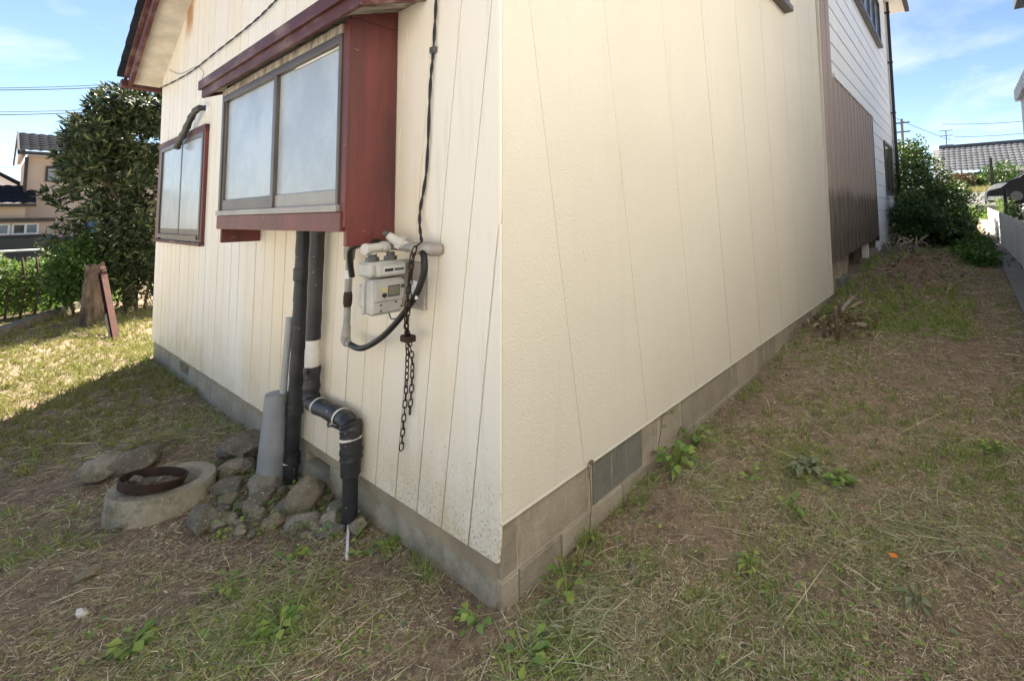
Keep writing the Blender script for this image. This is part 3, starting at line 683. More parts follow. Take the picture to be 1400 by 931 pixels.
def ywindow(parent, nm, x0, x1, z0, z1, y, fm, pm, fw=.05, dep=.05, mulls=1):
    wn = group_empty(nm, parent)
    def b(n_, a, c, e, f, m, y0=y - dep, y1=y): mb = MB(); mb.box(a, c, y0, y1, e, f); return obj(n_, mb, m, wn)
    b('frame_stile', x0, x0 + fw, z0 + fw, z1, fm); b('frame_stile', x1 - fw, x1, z0 + fw, z1, fm); b('frame_head', x0 + fw, x1 - fw, z1 - fw, z1, fm); b('frame_sill', x0 - .03, x1 + .03, z0, z0 + fw, fm, y - dep - .03)
    ws = (x1 - x0 - 2 * fw) / (mulls + 1)
    for i in range(mulls + 1):
        a = x0 + fw + i * ws; l = a + (.02 if i else 0); r_ = a + ws - (.02 if i < mulls else 0)
        b('pane', l, r_, z0 + fw, z1 - fw, pm, y - dep * .45, y - dep * .3)
        if i: b('sash_mullion', a - .02, a + .02, z0 + fw, z1 - fw, fm, y - dep * .9)
    return wn
ywindow(RH, 'window', 2.55, 4.16, 3.78, 4.75, -.016, 'bronze_aluminium', 'window_dark', .06, .07)

# ------------------------------------------------------------------ white annex behind it
AX = thing('white_sided_annex', 'white plank sided two storey annex with brown steel cladding', 'house', (10.7, .5, .4))
AE = 15.4; ZC = 3.6
sd_ = group_empty('siding', AX)
mb = MB(); mb.box(6.0, AE, .06, .18, .75, 7.99); obj('sheathing', mb, 'groove', sd_)
PH = .31
z = ZC
while z < 7.9:
    for a, b in ((6.67, 10.0), (10.0, AE)) if int((z - ZC) / PH + .5) % 2 else ((6.67, 9.3), (9.3, AE)):
        mb = MB(); mb.prism([(a + .003, .06, z + .004), (a + .003, .012, z + .004), (a + .003, .022, z + PH - .005), (a + .003, .06, z + PH - .005)], (b - a - .006, 0, 0)); obj('plank', mb, 'white_siding', sd_)
    z += PH
z = ZC - PH
while z > .3:
    za = max(z, .50)
    mb = MB(); mb.prism([(10.85, .06, za + .004), (10.85, .012, za + .004), (10.85, .022, z + PH - .005), (10.85, .06, z + PH - .005)], (AE - 10.85, 0, 0)); obj('plank', mb, 'white_siding', sd_)
    z -= PH
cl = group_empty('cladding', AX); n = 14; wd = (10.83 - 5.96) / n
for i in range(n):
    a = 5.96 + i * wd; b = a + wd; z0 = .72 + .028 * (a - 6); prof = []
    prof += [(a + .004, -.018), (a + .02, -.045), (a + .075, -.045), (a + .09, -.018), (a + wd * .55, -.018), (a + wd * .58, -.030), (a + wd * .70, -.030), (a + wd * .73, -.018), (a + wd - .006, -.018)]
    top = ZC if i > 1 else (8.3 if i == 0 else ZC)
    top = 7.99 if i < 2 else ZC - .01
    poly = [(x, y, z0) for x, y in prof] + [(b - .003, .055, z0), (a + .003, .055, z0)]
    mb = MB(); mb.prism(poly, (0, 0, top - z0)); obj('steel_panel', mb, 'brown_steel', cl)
mb = MB(); mb.prism([(6.67, -.055, ZC + .05), (6.70, -.055, ZC - .02), (10.86, -.055, ZC - .03), (10.86, -.055, ZC - .005), (6.74, -.055, ZC + .01)], (0, .06, 0)); obj('flashing', mb, 'white_siding', AX)
mb = MB(); mb.box(10.83, 10.86, -.03, .05, .75, ZC - .03); obj('cladding_edge', mb, 'dark_metal', AX)
ywindow(AX, 'window', 9.3, 13.1, 5.85, 7.1, .0, 'bronze_aluminium', 'window_sky', .07, .08, 3)
ywindow(AX, 'window', 13.0, 14.7, 1.85, 3.3, .012, 'bronze_aluminium', 'window_dark', .07, .035, 1)
mb = MB(); mb.tube([(15.32, -.07, .5), (15.32, -.07, 7.95)], .045, 10); obj('downpipe', mb, 'dark_metal', AX, True)
for zz in (1.2, 2.8, 4.4, 6.0, 7.6): mb = MB(); mb.box(15.26, 15.38, -.13, .02, zz, zz + .03); obj('pipe_bracket', mb, 'dark_metal', AX)
mb = MB(); mb.box(15.4, 15.45, -.012, .16, .55, 7.99); obj('corner_trim', mb, 'white_siding', AX)
mb = MB(); mb.box(5.95, 16.6, -.45, 5.3, 8.0, 8.12); obj('roof', mb, 'off_white', AX)
mb = MB(); mb.box(5.95, 16.65, -.57, -.452, 7.98, 8.10); obj('gutter', mb, 'dark_metal', AX)
mb = MB(); mb.box(15.2, 15.39, .18, 5.2, .5, 7.99); obj('end_wall', mb, 'white_siding', AX)
mb = MB(); mb.box(6.0, 15.2, 5.05, 5.18, .2, 7.99); obj('rear_wall', mb, 'white_siding', AX)  # unseen, added to stop sun reaching the underfloor from behind
# underfloor: posts, piers, boards
mb = MB(); mb.box(6.0, 15.2, .6, .7, .0, .8); obj('underfloor_shade', mb, 'void_shade', AX)  # near-black sheet painted as the shade of the open underfloor
for x, d_, m_ in ((6.35, .10, 'bleached_wood'), (8.6, .10, 'stump_bark'), (9.7, .12, 'off_white'), (10.4, .10, 'stump_bark')):
    mb = MB(); mb.box(x, x + d_, .05, .05 + d_, g(x, 0) - .1, .95); obj('floor_post', mb, m_, AX)
mb = MB(); mb.prism([(6.95, .08, .35), (7.55, .08, .35), (7.75, .08, .62), (7.7, .08, .95), (6.9, .08, .95)], (0, .03, 0)); obj('render_board', mb, 'bleached_wood', AX)
mb = MB(); mb.box(6.55, 6.80, .02, .25, .40, .95); obj('floor_post', mb, 'bleached_wood', AX)
for x, wdt, zt in ((6.5, .62, .43), (10.0, .5, .62), (11.4, .9, .62), (13.3, 1.5, .6)):
    mb = MB(); mb.cbox(x, x + wdt, -.03, .3, g(x, 0) - .15, zt, .012); obj('pier_block', mb, 'block_dark' if x < 10 else 'block_b', AX)

# ------------------------------------------------------------------ pipes on the left wall
def tubething(name, path, r, m, label, cat, sub=5, n=14):
    mb = MB(); mb.tube(smoothpath(path, sub) if sub else path, r, n); return tag(shade_auto(obj(name, mb, m)), label, cat)
XP = -.075
pA = thing('drain_pipe', 'straight black taped drain pipe under the bay window', 'pipe', (XP, 1.84, -.1))
pts = [(XP, 1.785, 1.44), (XP, 1.80, 1.0), (XP, 1.825, .5), (XP - .005, 1.875, -.14)]
mb = MB(); mb.tube(smoothpath(pts, 10), [.040 + .0015 * math.sin(i * 2.1) for i in range(31)], 16); shade_auto(obj('pipe', mb, 'black_tape', pA))
for i, zz in enumerate((1.15, .33, .02)):
    mb = MB(); y_ = np.interp(zz, [-.14, .5, 1.0, 1.44], [1.875, 1.825, 1.80, 1.785]); mb.lathe([(.040, -.04), (.046, -.036), (.046, .036), (.040, .04)], (XP, y_, zz), 16, closed=False); shade_auto(obj('tape_joint', mb, 'black_tape', pA))
mb = MB(); mb.lathe([(.0465, -.006), (.048, 0), (.0465, .006)], (XP, 1.865, .01), 16); obj('zip_tie', mb, 'white_wrap', pA)
pB = thing('drain_pipe', 'black taped drain pipe with white torn section and side elbow', 'pipe', (XP, 1.3, -.1))
b0 = [(XP, 1.58, 1.44), (XP, 1.592, 1.1), (XP, 1.60, .78)]
mb = MB(); mb.tube(smoothpath(b0, 8), [.039 + .0012 * math.sin(i * 1.7) for i in range(17)], 16); shade_auto(obj('upper_pipe', mb, 'black_tape', pB))
mb = MB(); mb.tube([(XP, 1.60, .80), (XP, 1.601, .735), (XP, 1.601, .72), (XP, 1.602, .60)], [.037, .037, .040, .039], 16); shade_auto(obj('bare_section', mb, 'white_wrap', pB))
mid = smoothpath([(XP, 1.602, .625), (XP, 1.602, .52), (XP, 1.60, .455), (XP, 1.575, .425), (XP, 1.52, .418), (XP, 1.3, .425), (XP, 1.16, .425), (XP, 1.11, .405)], 5)
mb = MB(); mb.tube(mid, [.043 + .0025 * math.sin(i * 1.3) for i in range(len(mid))], 16); shade_auto(obj('elbow_pipe', mb, 'black_tape', pB))
low = smoothpath([(XP, 1.11, .425), (XP, 1.095, .38), (XP, 1.09, .25)], 6)
mb = MB(); mb.tube(low, [.052 + .003 * math.sin(i * 2.7) for i in range(len(low))], 16); shade_auto(obj('wrapped_elbow', mb, 'black_tape', pB))
mb = MB(); mb.tube([(XP, 1.09, .28), (XP, 1.09, .10), (XP, 1.085, -.16)], .036, 16); shade_auto(obj('lower_pipe', mb, 'black_tape', pB))
mb = MB(); mb.tube([(XP, 1.09, .31), (XP, 1.09, .20), (XP, 1.09, .17), (XP, 1.09, .16)], [.048, .046, .047, .036], 16); shade_auto(obj('tape_joint', mb, 'black_tape', pB))
for p, a, r_ in (((XP, 1.215, .427), (0, 1, .1), .0475), ((XP, 1.095, .352), (0, .12, 1), .0545), ((XP, 1.50, .42), (0, 1, .05), .0465)):
    mb = MB(); mb.lathe([(r_ - .002, -.008), (r_, -.004), (r_, .004), (r_ - .002, .008)], p, 16, axis=a); obj('zip_tie', mb, 'white_wrap', pB)
mb = MB(); mb.tube(smoothpath([(XP - .04, 1.13, .40), (XP - .06, 1.17, .415), (XP - .065, 1.205, .405), (XP - .06, 1.22, .42)], 4), .006, 6); obj('tape_tail', mb, 'black_tape', pB, True)
mb = MB(); mb.tube(smoothpath([(XP - .03, 1.575, .60), (XP - .045, 1.55, .615), (XP - .05, 1.53, .64)], 4), [.012, .010, .009, .008, .008, .006, .006, .004, .003], 6); obj('tape_tail', mb, 'black_tape', pB, True)
# grey pipes
mb = MB(); gx = -.155
p0 = Vector((gx, 1.90, .43)); p1 = Vector((gx - .01, 1.93, -.15))
mb.tube([p0, p0.lerp(p1, .5), p1], [.058, .068, .078], 20)
mb.tube([p0 + Vector((0, 0, .0)), p0 + Vector((0, .0, -.35))], [.054, .058], 20, cap=False)
gpz = tag(shade_auto(obj('grey_pipe', mb, 'grey_pvc')), 'wide grey plastic pipe standing among rocks against the wall', 'pipe')
tubething('grey_conduit', [(-.12, 1.842, .885), (-.125, 1.885, .42), (-.135, 1.905, .15)], .019, 'grey_pvc_light', 'thin light grey conduit rising out of wide grey pipe', 'pipe', 4, 12)

# ------------------------------------------------------------------ gas meter, piping, hose, chain
GM = thing('gas_meter', 'grey beige gas meter with small display on cream wall', 'gas meter', (-.12, .66, 1.05))
yf = .60; xa, xb = -.232, -.072
def gbox(nm, m, *a, c=.008, par=GM): mb = MB(); mb.cbox(*a, c); return obj(nm, mb, m, par)
gbox('front_casing', 'meter_body', xa + .006, xb, yf, yf + .055, 1.055, 1.215, c=.012)
gbox('casing_flange', 'meter_body', xa - .004, xb + .006, yf + .055, yf + .072, 1.06, 1.222, c=.005)
gbox('rear_casing', 'meter_body', xa + .004, xb, yf + .072, yf + .135, 1.075, 1.20, c=.02)
gbox('counter_housing', 'meter_body', xa + .004, xb, yf + .02, yf + .13, 1.222, 1.292, c=.012)
ch = gbox('counter_box', 'meter_body', xa + .03, xb + .004, yf - .012, yf + .02, 1.226, 1.284, c=.007)
gbox('counter_plate', 'meter_plate', xa + .054, xb - .006, yf - .0145, yf - .012, 1.238, 1.272, c=.001, par=ch)
gbox('counter_window', 'ink', xa + .058, xa + .098, yf - .017, yf - .0147, 1.249, 1.262, c=.0008, par=ch)
gbox('counter_window', 'meter_dark', xa + .104, xb - .012, yf - .017, yf - .0147, 1.250, 1.261, c=.0008, par=ch)
gbox('cover_band', 'meter_body', xa + .02, xb - .002, yf - .008, yf, 1.115, 1.205, c=.004)
gbox('display', 'meter_screen', xa + .082, xb - .030, yf - .012, yf - .0082, 1.14, 1.178, c=.001)
gbox('display_bezel', 'meter_dark', xa + .078, xb - .026, yf - .0100, yf - .0081, 1.132, 1.184, c=.0008)
gbox('sticker', 'yellow_sticker', xa + .050, xa + .074, yf - .0105, yf - .0081, 1.158, 1.174, c=.0006)
gbox('badge', 'meter_dark', xb - .022, xb - .004, yf - .0115, yf - .0081, 1.166, 1.183, c=.0006)
mb = MB(); mb.lathe([(.0, -.006), (.010, -.006), (.010, .004)], (xa + .062, yf - .008, 1.143), 16, axis=(0, 1, 0)); obj('reset_button', mb, 'ink', GM)
for dx, dz in ((.05, 1.10), (.05, 1.074), (.12, 1.105), (.145, 1.082), (.026, 1.19), (.03, 1.125)):
    mb = MB(); mb.lathe([(0, -.003), (.0045, -.003), (.0045, .004)], (xa + dx, yf - .003, dz), 8, axis=(0, 1, 0)); obj('bolt', mb, 'meter_dark', GM)
gbox('wall_bracket', 'meter_body', xb + .004, -.018, yf + .05, yf + .075, 1.06, 1.29, c=.004)
gbox('backing_plate', 'pipe_fitting', -.030, -.0165, yf - .10, yf + .08, 1.06, 1.28, c=.003)
mb = MB(); mb.tube([(xa + .045, yf + .075, 1.285), (xa + .045, yf + .075, 1.325)], .019, 12); mb.tube([(xa + .045, yf + .075, 1.292), (xa + .045, yf + .075, 1.312)], .029, 6); shade_auto(obj('inlet_union', mb, 'meter_dark', GM))
mb = MB(); mb.tube([(xb - .03, yf + .075, 1.285), (xb - .03, yf + .075, 1.33)], .019, 12); mb.tube([(xb - .03, yf + .075, 1.292), (xb - .03, yf + .075, 1.312)], .029, 6); shade_auto(obj('outlet_union', mb, 'meter_dark', GM))
GP = thing('gas_piping', 'grey gas pipe fittings and valve above the meter', 'pipe', (-.1, .75, .84))
def gt(nm, path, r, m, sub=0, par=GP, n=12): mb = MB(); mb.tube(smoothpath(path, sub) if sub else path, r, n); return shade_auto(obj(nm, mb, m, par))
# tee on inlet, facing out
tx, ty, tz = xa + .045, yf + .075, 1.352
gt('tee', [(tx - .045, ty - .02, tz), (tx + .06, ty + .01, tz + .004)], .022, 'valve_grey'); gt('tee_collar', [(tx - .047, ty - .021, tz), (tx - .03, ty - .017, tz)], .026, 'valve_grey'); gt('tee_collar', [(tx + .045, ty + .006, tz + .003), (tx + .075, ty + .012, tz + .004)], .027, 'valve_grey')
gt('tee_branch', [(tx, ty, 1.32), (tx, ty, tz)], .018, 'valve_grey')
# valve body slanting to the wall elbow
gt('valve_lever', [(xa + .085, yf + .06, 1.425), (xa + .115, yf + .05, 1.408)], [.010, .014], 'meter_dark'); 
gt('valve_body', [(xa + .105, yf + .055, 1.412), (xa + .13, yf + .04, 1.39), (xa + .15, yf + .02, 1.372), (xa + .19, yf - .02, 1.335)], [.017, .023, .027, .020], 'valve_grey')
gt('valve_union', [(xa + .142, yf + .03, 1.378), (xa + .158, yf + .012, 1.365)], .033, 'valve_grey', n=8)
gt('valve_nut', [(-.052, yf - .03, 1.331), (-.04, yf - .042, 1.32)], .026, 'valve_grey', n=6)
gt('wall_elbow', [(-.075, .51, 1.352), (-.06, .44, 1.35), (-.045, .40, 1.345), (-.017, .385, 1.345)], [.026, .030, .030, .026], 'pipe_fitting', 3)
gt('back_pipe', [(-.085, 1.07, 1.357), (-.075, .75, 1.352), (-.072, .51, 1.352)], .018, 'galvanised')
gt('corner_elbow', [(-.085, 1.06, 1.357), (-.085, 1.115, 1.352), (-.085, 1.135, 1.32), (-.085, 1.137, 1.27)], [.028, .030, .029, .026], 'pipe_fitting', 3)
gt('down_pipe', [(-.085, 1.137, 1.30), (-.085, 1.150, .91)], .017, 'galvanised')
gt('rusty_coupling', [(-.085, 1.143, 1.10), (-.085, 1.143, 1.08), (-.085, 1.145, 1.04), (-.085, 1.146, 1.02)], [.018, .022, .022, .018], 'rust_iron')
gt('pipe_sticker', [(-.085, 1.1405, 1.215), (-.085, 1.1415, 1.17)], .0178, 'white_sticker')
gt('bottom_elbow', [(-.085, 1.150, .92), (-.087, 1.152, .868), (-.092, 1.14, .845), (-.10, 1.10, .838)], [.020, .023, .023, .020], 'pipe_fitting', 3)
gt('brass_nipple', [(-.10, 1.105, .838), (-.103, 1.05, .838)], .014, 'pipe_fitting')
hose = [(-.103, 1.06, .838), (-.11, .95, .838), (-.12, .82, .875), (-.12, .68, .945), (-.115, .55, 1.04), (-.105, .45, 1.14), (-.095, .40, 1.24), (-.09, .405, 1.31), (-.085, .43, 1.335)]
tubething('gas_hose', hose, .0145, 'rubber', 'black rubber hose looping below the gas meter', 'hose', 8, 12)
tubething('gas_hose', [(-.085, 1.10, 1.18), (-.10, 1.09, 1.25), (-.12, 1.05, 1.315), (-.13, .98, 1.352), (-.12, .86, 1.372), (-.115, .76, 1.375), (-.11, .70, 1.36)], .0145, 'rubber', 'short black hose arching behind meter tee beside grey pipe', 'hose', 8, 12)
mb = MB(); mb.cbox(-.113, -.103, .43, .48, 1.13, 1.21, .002); tag(obj('paper_tag', mb, 'white_sticker'), 'white paper tag stuck on the hose beside the meter', 'tag')
tubething('meter_wire', [(-.12, .66, 1.06), (-.125, .63, 1.045), (-.13, .60, 1.03), (-.11, .55, 1.04)], .003, 'wire', 'thin black wire loop below the gas meter', 'wire', 6, 6)
# chain
CH = thing('chain', 'rusty hanging chain doubled over pipe beside the gas meter', 'chain', (-.035, .62, .38))
lm = None
def link_mesh():
    mb = MB(); P = []
    for k in range(12):
        a = 2 * math.pi * k / 12; P.append(Vector((0, .0085 * math.cos(a), .0125 * math.sin(a) + (.0085 if math.sin(a) > 0 else -.0085 if math.sin(a) < 0 else 0))))
    mb.tube(P, .0028, 6, closed=True)
    me = bpy.data.meshes.new('link'); me.from_pydata([tuple(p) for p in mb.v], [], mb.f); me.materials.append(MATS['rusty_chain'])
    me.polygons.foreach_set('use_smooth', [True] * len(me.polygons)); return me
LM = link_mesh()
def strand(path, n):
    sp = smoothpath(path, 20); L = [0]
    for i in range(1, len(sp)): L.append(L[-1] + (sp[i] - sp[i - 1]).length)
    n = int(L[-1] / .0335)
    for i in range(n):
        s_ = (i + .5) * L[-1] / n; j = max(1, min(len(sp) - 1, int(np.searchsorted(L, s_)))); p = sp[j - 1].lerp(sp[j], (s_ - L[j - 1]) / max(1e-6, L[j] - L[j - 1])); t = (sp[j] - sp[j - 1]).normalized()
        o = bpy.data.objects.new('link', LM); link(o, CH); o.location = p - wpos(CH); qn = Vector((0, 0, 1)).rotation_difference(t)
        o.rotation_mode = 'QUATERNION'; o.rotation_quaternion = qn @ Quaternion((0, 0, 1), R(90) * (i % 2) + R(20) + random.uniform(-.2, .2))
strand([(-.09, .425, 1.385), (-.13, .43, 1.33), (-.132, .45, 1.15), (-.125, .48, 1.0), (-.075, .56, .93), (-.032, .64, .70), (-.028, .685, .385)], 0)
strand([(-.13, .415, 1.36), (-.138, .44, 1.2), (-.132, .475, 1.03), (-.085, .535, .95), (-.035, .585, .80), (-.03, .61, .57)], 0)
mb = MB(); mb.cbox(-.105, -.06, .51, .575, .925, .955, .004); obj('clasp', mb, 'rusty_chain', CH)
# electric cables on the wall
def twisted(path, r, off, turns):
    sp = smoothpath(path, 14); out_ = [[], []]
    for i, p in enumerate(sp):
        t = (sp[min(i + 1, len(sp) - 1)] - sp[max(i - 1, 0)]).normalized(); u = t.cross(Vector((1, 0, 0))).normalized(); v = t.cross(u)
        a = i * turns
        for k in (0, 1): out_[k].append(p + (u * math.cos(a + k * math.pi) + v * math.sin(a + k * math.pi)) * off)
    mb = MB(); mb.tube(out_[0], r, 6); mb.tube(out_[1], r, 6); return mb
mb = twisted([(-.03, 6.62, 3.19), (-.032, 5.21, 3.10), (-.032, 4.065, 3.105), (-.032, 3.046, 3.12), (-.032, 2.45, 3.17), (-.032, 1.9, 3.24)], .004, .0045, .9)
tag(obj('power_cable', mb, 'wire', smooth=True), 'twisted dark cable sagging across the upper boards', 'cable')
cv = thing('wall_cable', 'dark cable running down boards to the gas meter', 'cable', (-.03, .5, 1.36))
mb = twisted([(-.028, .425, 2.75), (-.028, .432, 2.535), (-.026, .455, 2.287), (-.028, .474, 2.112), (-.026, .50, 1.726), (-.03, .545, 1.518), (-.05, .50, 1.40), (-.06, .46, 1.36)], .0042, .0035, .5)
obj('conductor', mb, 'wire', cv, True)
mb = MB(); mb.cbox(-.036, -.016, .435, .475, 2.275, 2.305, .003); obj('cable_clip', mb, 'meter_dark', cv)
tubething('loose_wire', [(-.02, 6.2, 3.35), (-.025, 5.6, 3.18), (-.025, 4.9, 3.12), (-.025, 4.7, 3.06), (-.03, 4.55, 2.98), (-.03, 4.6, 2.93)], .0022, 'wire', 'fine loose wire curling on boards below the roof verge', 'wire', 8, 5)
# wrapped pipe stub coming out of a white wall collar above the small window
VP = thing('air_duct_pipe', 'black wrapped pipe bent from white wall collar over small window', 'pipe', (-.08, 4.8, 2.3))
mb = MB(); mb.lathe([(.0, -.012), (.055, -.012), (.065, 0), (.065, .012)], (-.02, 4.42, 2.60), 20, axis=(1, 0, 0)); obj('wall_collar', mb, 'white_plastic', VP)
mb = MB(); pth = smoothpath([(-.02, 4.42, 2.60), (-.075, 4.45, 2.595), (-.085, 4.62, 2.55), (-.09, 4.85, 2.43), (-.09, 5.10, 2.33), (-.09, 5.18, 2.27)], 5); mb.tube(pth, [.028 + .004 * math.sin(i * 1.9) for i in range(len(pth))], 12); shade_auto(obj('pipe', mb, 'black_tape', VP))

# ------------------------------------------------------------------ concrete ring, iron ring, rocks
def rockmesh(size, seed, sub=4, jag=1.):
    import bmesh
    bm = bmesh.new(); bmesh.ops.create_icosphere(bm, subdivisions=sub, radius=.5)
    r = np.random.default_rng(seed); P = np.array([v.co for v in bm.verts])
    for _ in range(18):
        n_ = unit(r.normal(size=(1, 3)))[0]; d = r.uniform(.22, .40) if jag > .5 else r.uniform(.34, .44); k = np.maximum(P @ n_ - d, 0); P = P - n_ * (k * (.99 if jag > .5 else .7))[:, None]
    h = np.zeros(len(P))
    for f_, a_ in ((4, .05), (9, .035), (19, .026), (37, .02)):
        for _ in range(3):
            kk = unit(r.normal(size=(1, 3)))[0] * f_; h += a_ * np.abs(np.sin(P @ kk * 2 + r.random() * 6.28 + 1.5 * np.sin(P @ r.normal(size=3) * f_)))
    P = P * (1 - jag * (h - h.mean()))[:, None]
    P = P * np.array(size)
    for v, p in zip(bm.verts, P): v.co = p
    me = bpy.data.meshes.new('rock')
    for f in bm.faces: f.smooth = True
    for e in bm.edges:
        if e.calc_face_angle(0) > R(17): e.smooth = False
    bm.to_mesh(me); bm.free(); me.update(); return me
def rockobj(px, py, wpx, hfac, m, label, seed, dep=.8, group=None, sink=.14, yaw=None, name='rock', parent=None):
    p = gp(px, py); dist = (p - CAM).length; wd_ = wpx / FPX * dist * .8
    me = rockmesh((wd_ * 1.14, wd_ * dep * 1.14, wd_ * hfac * 1.25), seed, 4 if wpx > 24 else 3, .35 if seed == 11 else 1.); me.materials.append(MATS[m]); o = bpy.data.objects.new(name, me); link(o, parent)
    o.location = (p.x, p.y, g(p.x, p.y) + wd_ * hfac * (.5 - sink)); o.rotation_euler = (random.uniform(-.15, .15), random.uniform(-.15, .15), yaw if yaw is not None else random.uniform(0, 6))
    if label: tag(o, label, 'rock', group)
    return o
RA = Vector((.075, -.0, 1)).normalized(); RTOP = Vector((-.575, 2.285, -.008)); RC = RTOP - RA * .24; WR = MB()
prof = [(.236, 0), (.236, .12), (.235, .226), (.228, .24), (.168, .24), (.160, .23), (.160, .03)]
WR.lathe(prof, RC, 64, axis=RA, closed=True)
wr_ = obj('concrete_ring', WR, 'well_concrete'); shade_auto(wr_, 40); tag(wr_, 'round mossy concrete well ring sunk in the grass', 'well ring')
mb = MB(); mb.lathe([(0, .03), (.08, .035), (.1615, .02)], RC + RA * .13, 24, axis=RA); tag(obj('fill_soil', mb, 'potting_soil', smooth=True), 'dark soil and debris filling the concrete ring', 'soil')
IC = Vector((-.640, 2.262, -.028)); axv = Vector((.25, .02, 1)).normalized()
mb = MB(); mb.lathe([(.142, .030), (.146, .050), (.150, .073), (.144, .077), (.141, .070), (.138, .030)], IC, 48, axis=axv, closed=True)
ir = obj('iron_ring', mb, 'rust_iron'); shade_auto(ir, 40); tag(ir, 'rusty iron hoop filled with soil resting on concrete ring', 'iron ring')
mb = MB(); rr_ = [(0, .035)]
vv = []; ff = []; nrad, nang = 9, 32
for i in range(nrad):
    for k in range(nang):
        a = 2 * math.pi * k / nang; r_ = .138 * i / (nrad - 1); p = IC + Vector((0, 0, 1)).rotation_difference(axv) @ Vector((r_ * math.cos(a), r_ * math.sin(a), .030 + random.uniform(-.008, .008))); vv.append(p)
for i in range(nrad - 1):
    for k in range(nang): a = i * nang + k; b = i * nang + (k + 1) % nang; ff.append((a, a + nang, b + nang, b))
mb.add(vv, ff); obj('soil_bed', mb, 'potting_soil', ir)
def freerock(p, size, m, label, seed, name='rock', group=None, yaw=0):
    me = rockmesh(size, seed); me.materials.append(MATS[m]); o = bpy.data.objects.new(name, me); COL.objects.link(o); o.location = p; o.rotation_euler = (.1, -.1, yaw)
    tag(o, label, 'rock', group); return o
freerock((IC.x - .050, IC.y + .045, IC.z + .062), (.095, .07, .06), 'rock_grey', 'smooth grey stone inside the iron hoop, the left one', 5, yaw=-.6)
freerock((IC.x + .038, IC.y + .035, IC.z + .030), (.075, .05, .04), 'rock_pale', 'flat pale stone inside the iron hoop, the right one', 6, yaw=-.5)
RK = [ # px, py(base), width px, height factor, material, label, seed, depth
 (418, 694, 50, .78, 'rock_tan', 'rounded tan boulder nearest the bent black pipe', 11, .8),
 (462, 705, 38, .42, 'rock_pale', 'flat pale rock at the foot of bent black pipe', 12, .8),
 (362, 678, 66, .42, 'rock_pale', 'broad flat broken concrete lump before the grey pipe', 13, .7),
 (340, 625, 50, .75, 'rock_grey', 'large rough rock beside the wall left of grey pipe', 14, .8),
 (318, 618, 34, .7, 'rock_grey', 'rough rock left of the large one by the wall', 15, .8),
 (316, 650, 42, .6, 'rock_pale', 'angular pale rock right behind the concrete ring', 16, .7),
 (338, 645, 26, .6, 'rock_grey', 'dark small rock wedged between angular pale rocks', 17, .8),
 (312, 672, 36, .55, 'rock_grey', 'grey rock touching the right side of concrete ring', 18, .7),
 (275, 727, 40, .8, 'rock_grey', 'round mossy rock in front of concrete ring', 19, .9),
 (350, 700, 44, .6, 'rock_grey', 'mossy mid sized rock in middle of rock pile', 20, .7),
 (385, 706, 34, .55, 'rock_grey', 'grey rock left of the rounded tan boulder', 21, .8),
 (414, 718, 36, .5, 'rock_pale', 'pale speckled rock below the tan boulder', 22, .7),
 (488, 728, 34, .6, 'rock_tan', 'olive rounded rock beside the white rod', 23, .8),
 (444, 690, 26, .6, 'rock_tan', 'brown rock between tan boulder and plinth', 24, .8),
 (150, 650, 44, .6, 'rock_pale', 'pale rough rock at left behind concrete ring', 25, .7),
 (193, 640, 62, .5, 'rock_grey', 'long mossy rock behind the iron hoop', 26, .5),
 (368, 656, 40, .4, 'rock_pale', 'flat pale slab at foot of wide grey pipe', 27, .7),
 (168, 722, 24, .55, 'rock_pale', 'small pale rock at lower left of concrete ring', 28, .8),
 (118, 790, 24, .5, 'rock_tan', 'lone brown stone lying in grass left of centre', 29, .8)]
for r_ in RK: rockobj(r_[0], r_[1], r_[2], r_[3], r_[4], r_[5], r_[6], r_[7])
for i in range(150):
    a, b = random.uniform(295, 505), random.uniform(612, 742)
    if b > 742 - abs(a - 390) * .1 or b < 618 + max(0, a - 320) * .46: continue
    rockobj(a, b, random.choice([8, 10, 13, 16, 20, 26]) * random.uniform(.8, 1.2), random.uniform(.5, .8), random.choice(['rock_grey', 'rock_grey', 'rock_pale', 'rock_tan']), ('small rubble stone wedged between concrete ring and grey pipe' if a < 350 else 'small rubble stone lying before the broad concrete lump' if a < 400 else 'small rubble stone around the rounded tan boulder' if a < 445 else 'small rubble stone near the foot of bent black pipe'), 100 + i, .8, 'rubble stones in the rock pile')
tag(rockobj(111, 841, 17, .5, 'white_stone', None, 60, .6), 'white stone lying alone in the cut grass', 'stone')
tag(rockobj(862, 788, 30, .6, 'rock_tan', None, 61, .7), 'tan stone half buried near the block foundation', 'stone')
# white rod bent at the top
a = gp(474, 768); b = gp(477, 713)
mb = MB(); mb.tube([a + Vector((0, 0, .012)), a.lerp(b, .5) + Vector((0, 0, .03)), b + Vector((0, 0, .035)), b + Vector((.012, .012, .04)), b + Vector((.05, -.01, .03))], .0065, 8); tag(obj('white_rod', mb, 'white_plastic', smooth=True), 'thin white bent rod lying in front of rock pile', 'rod')

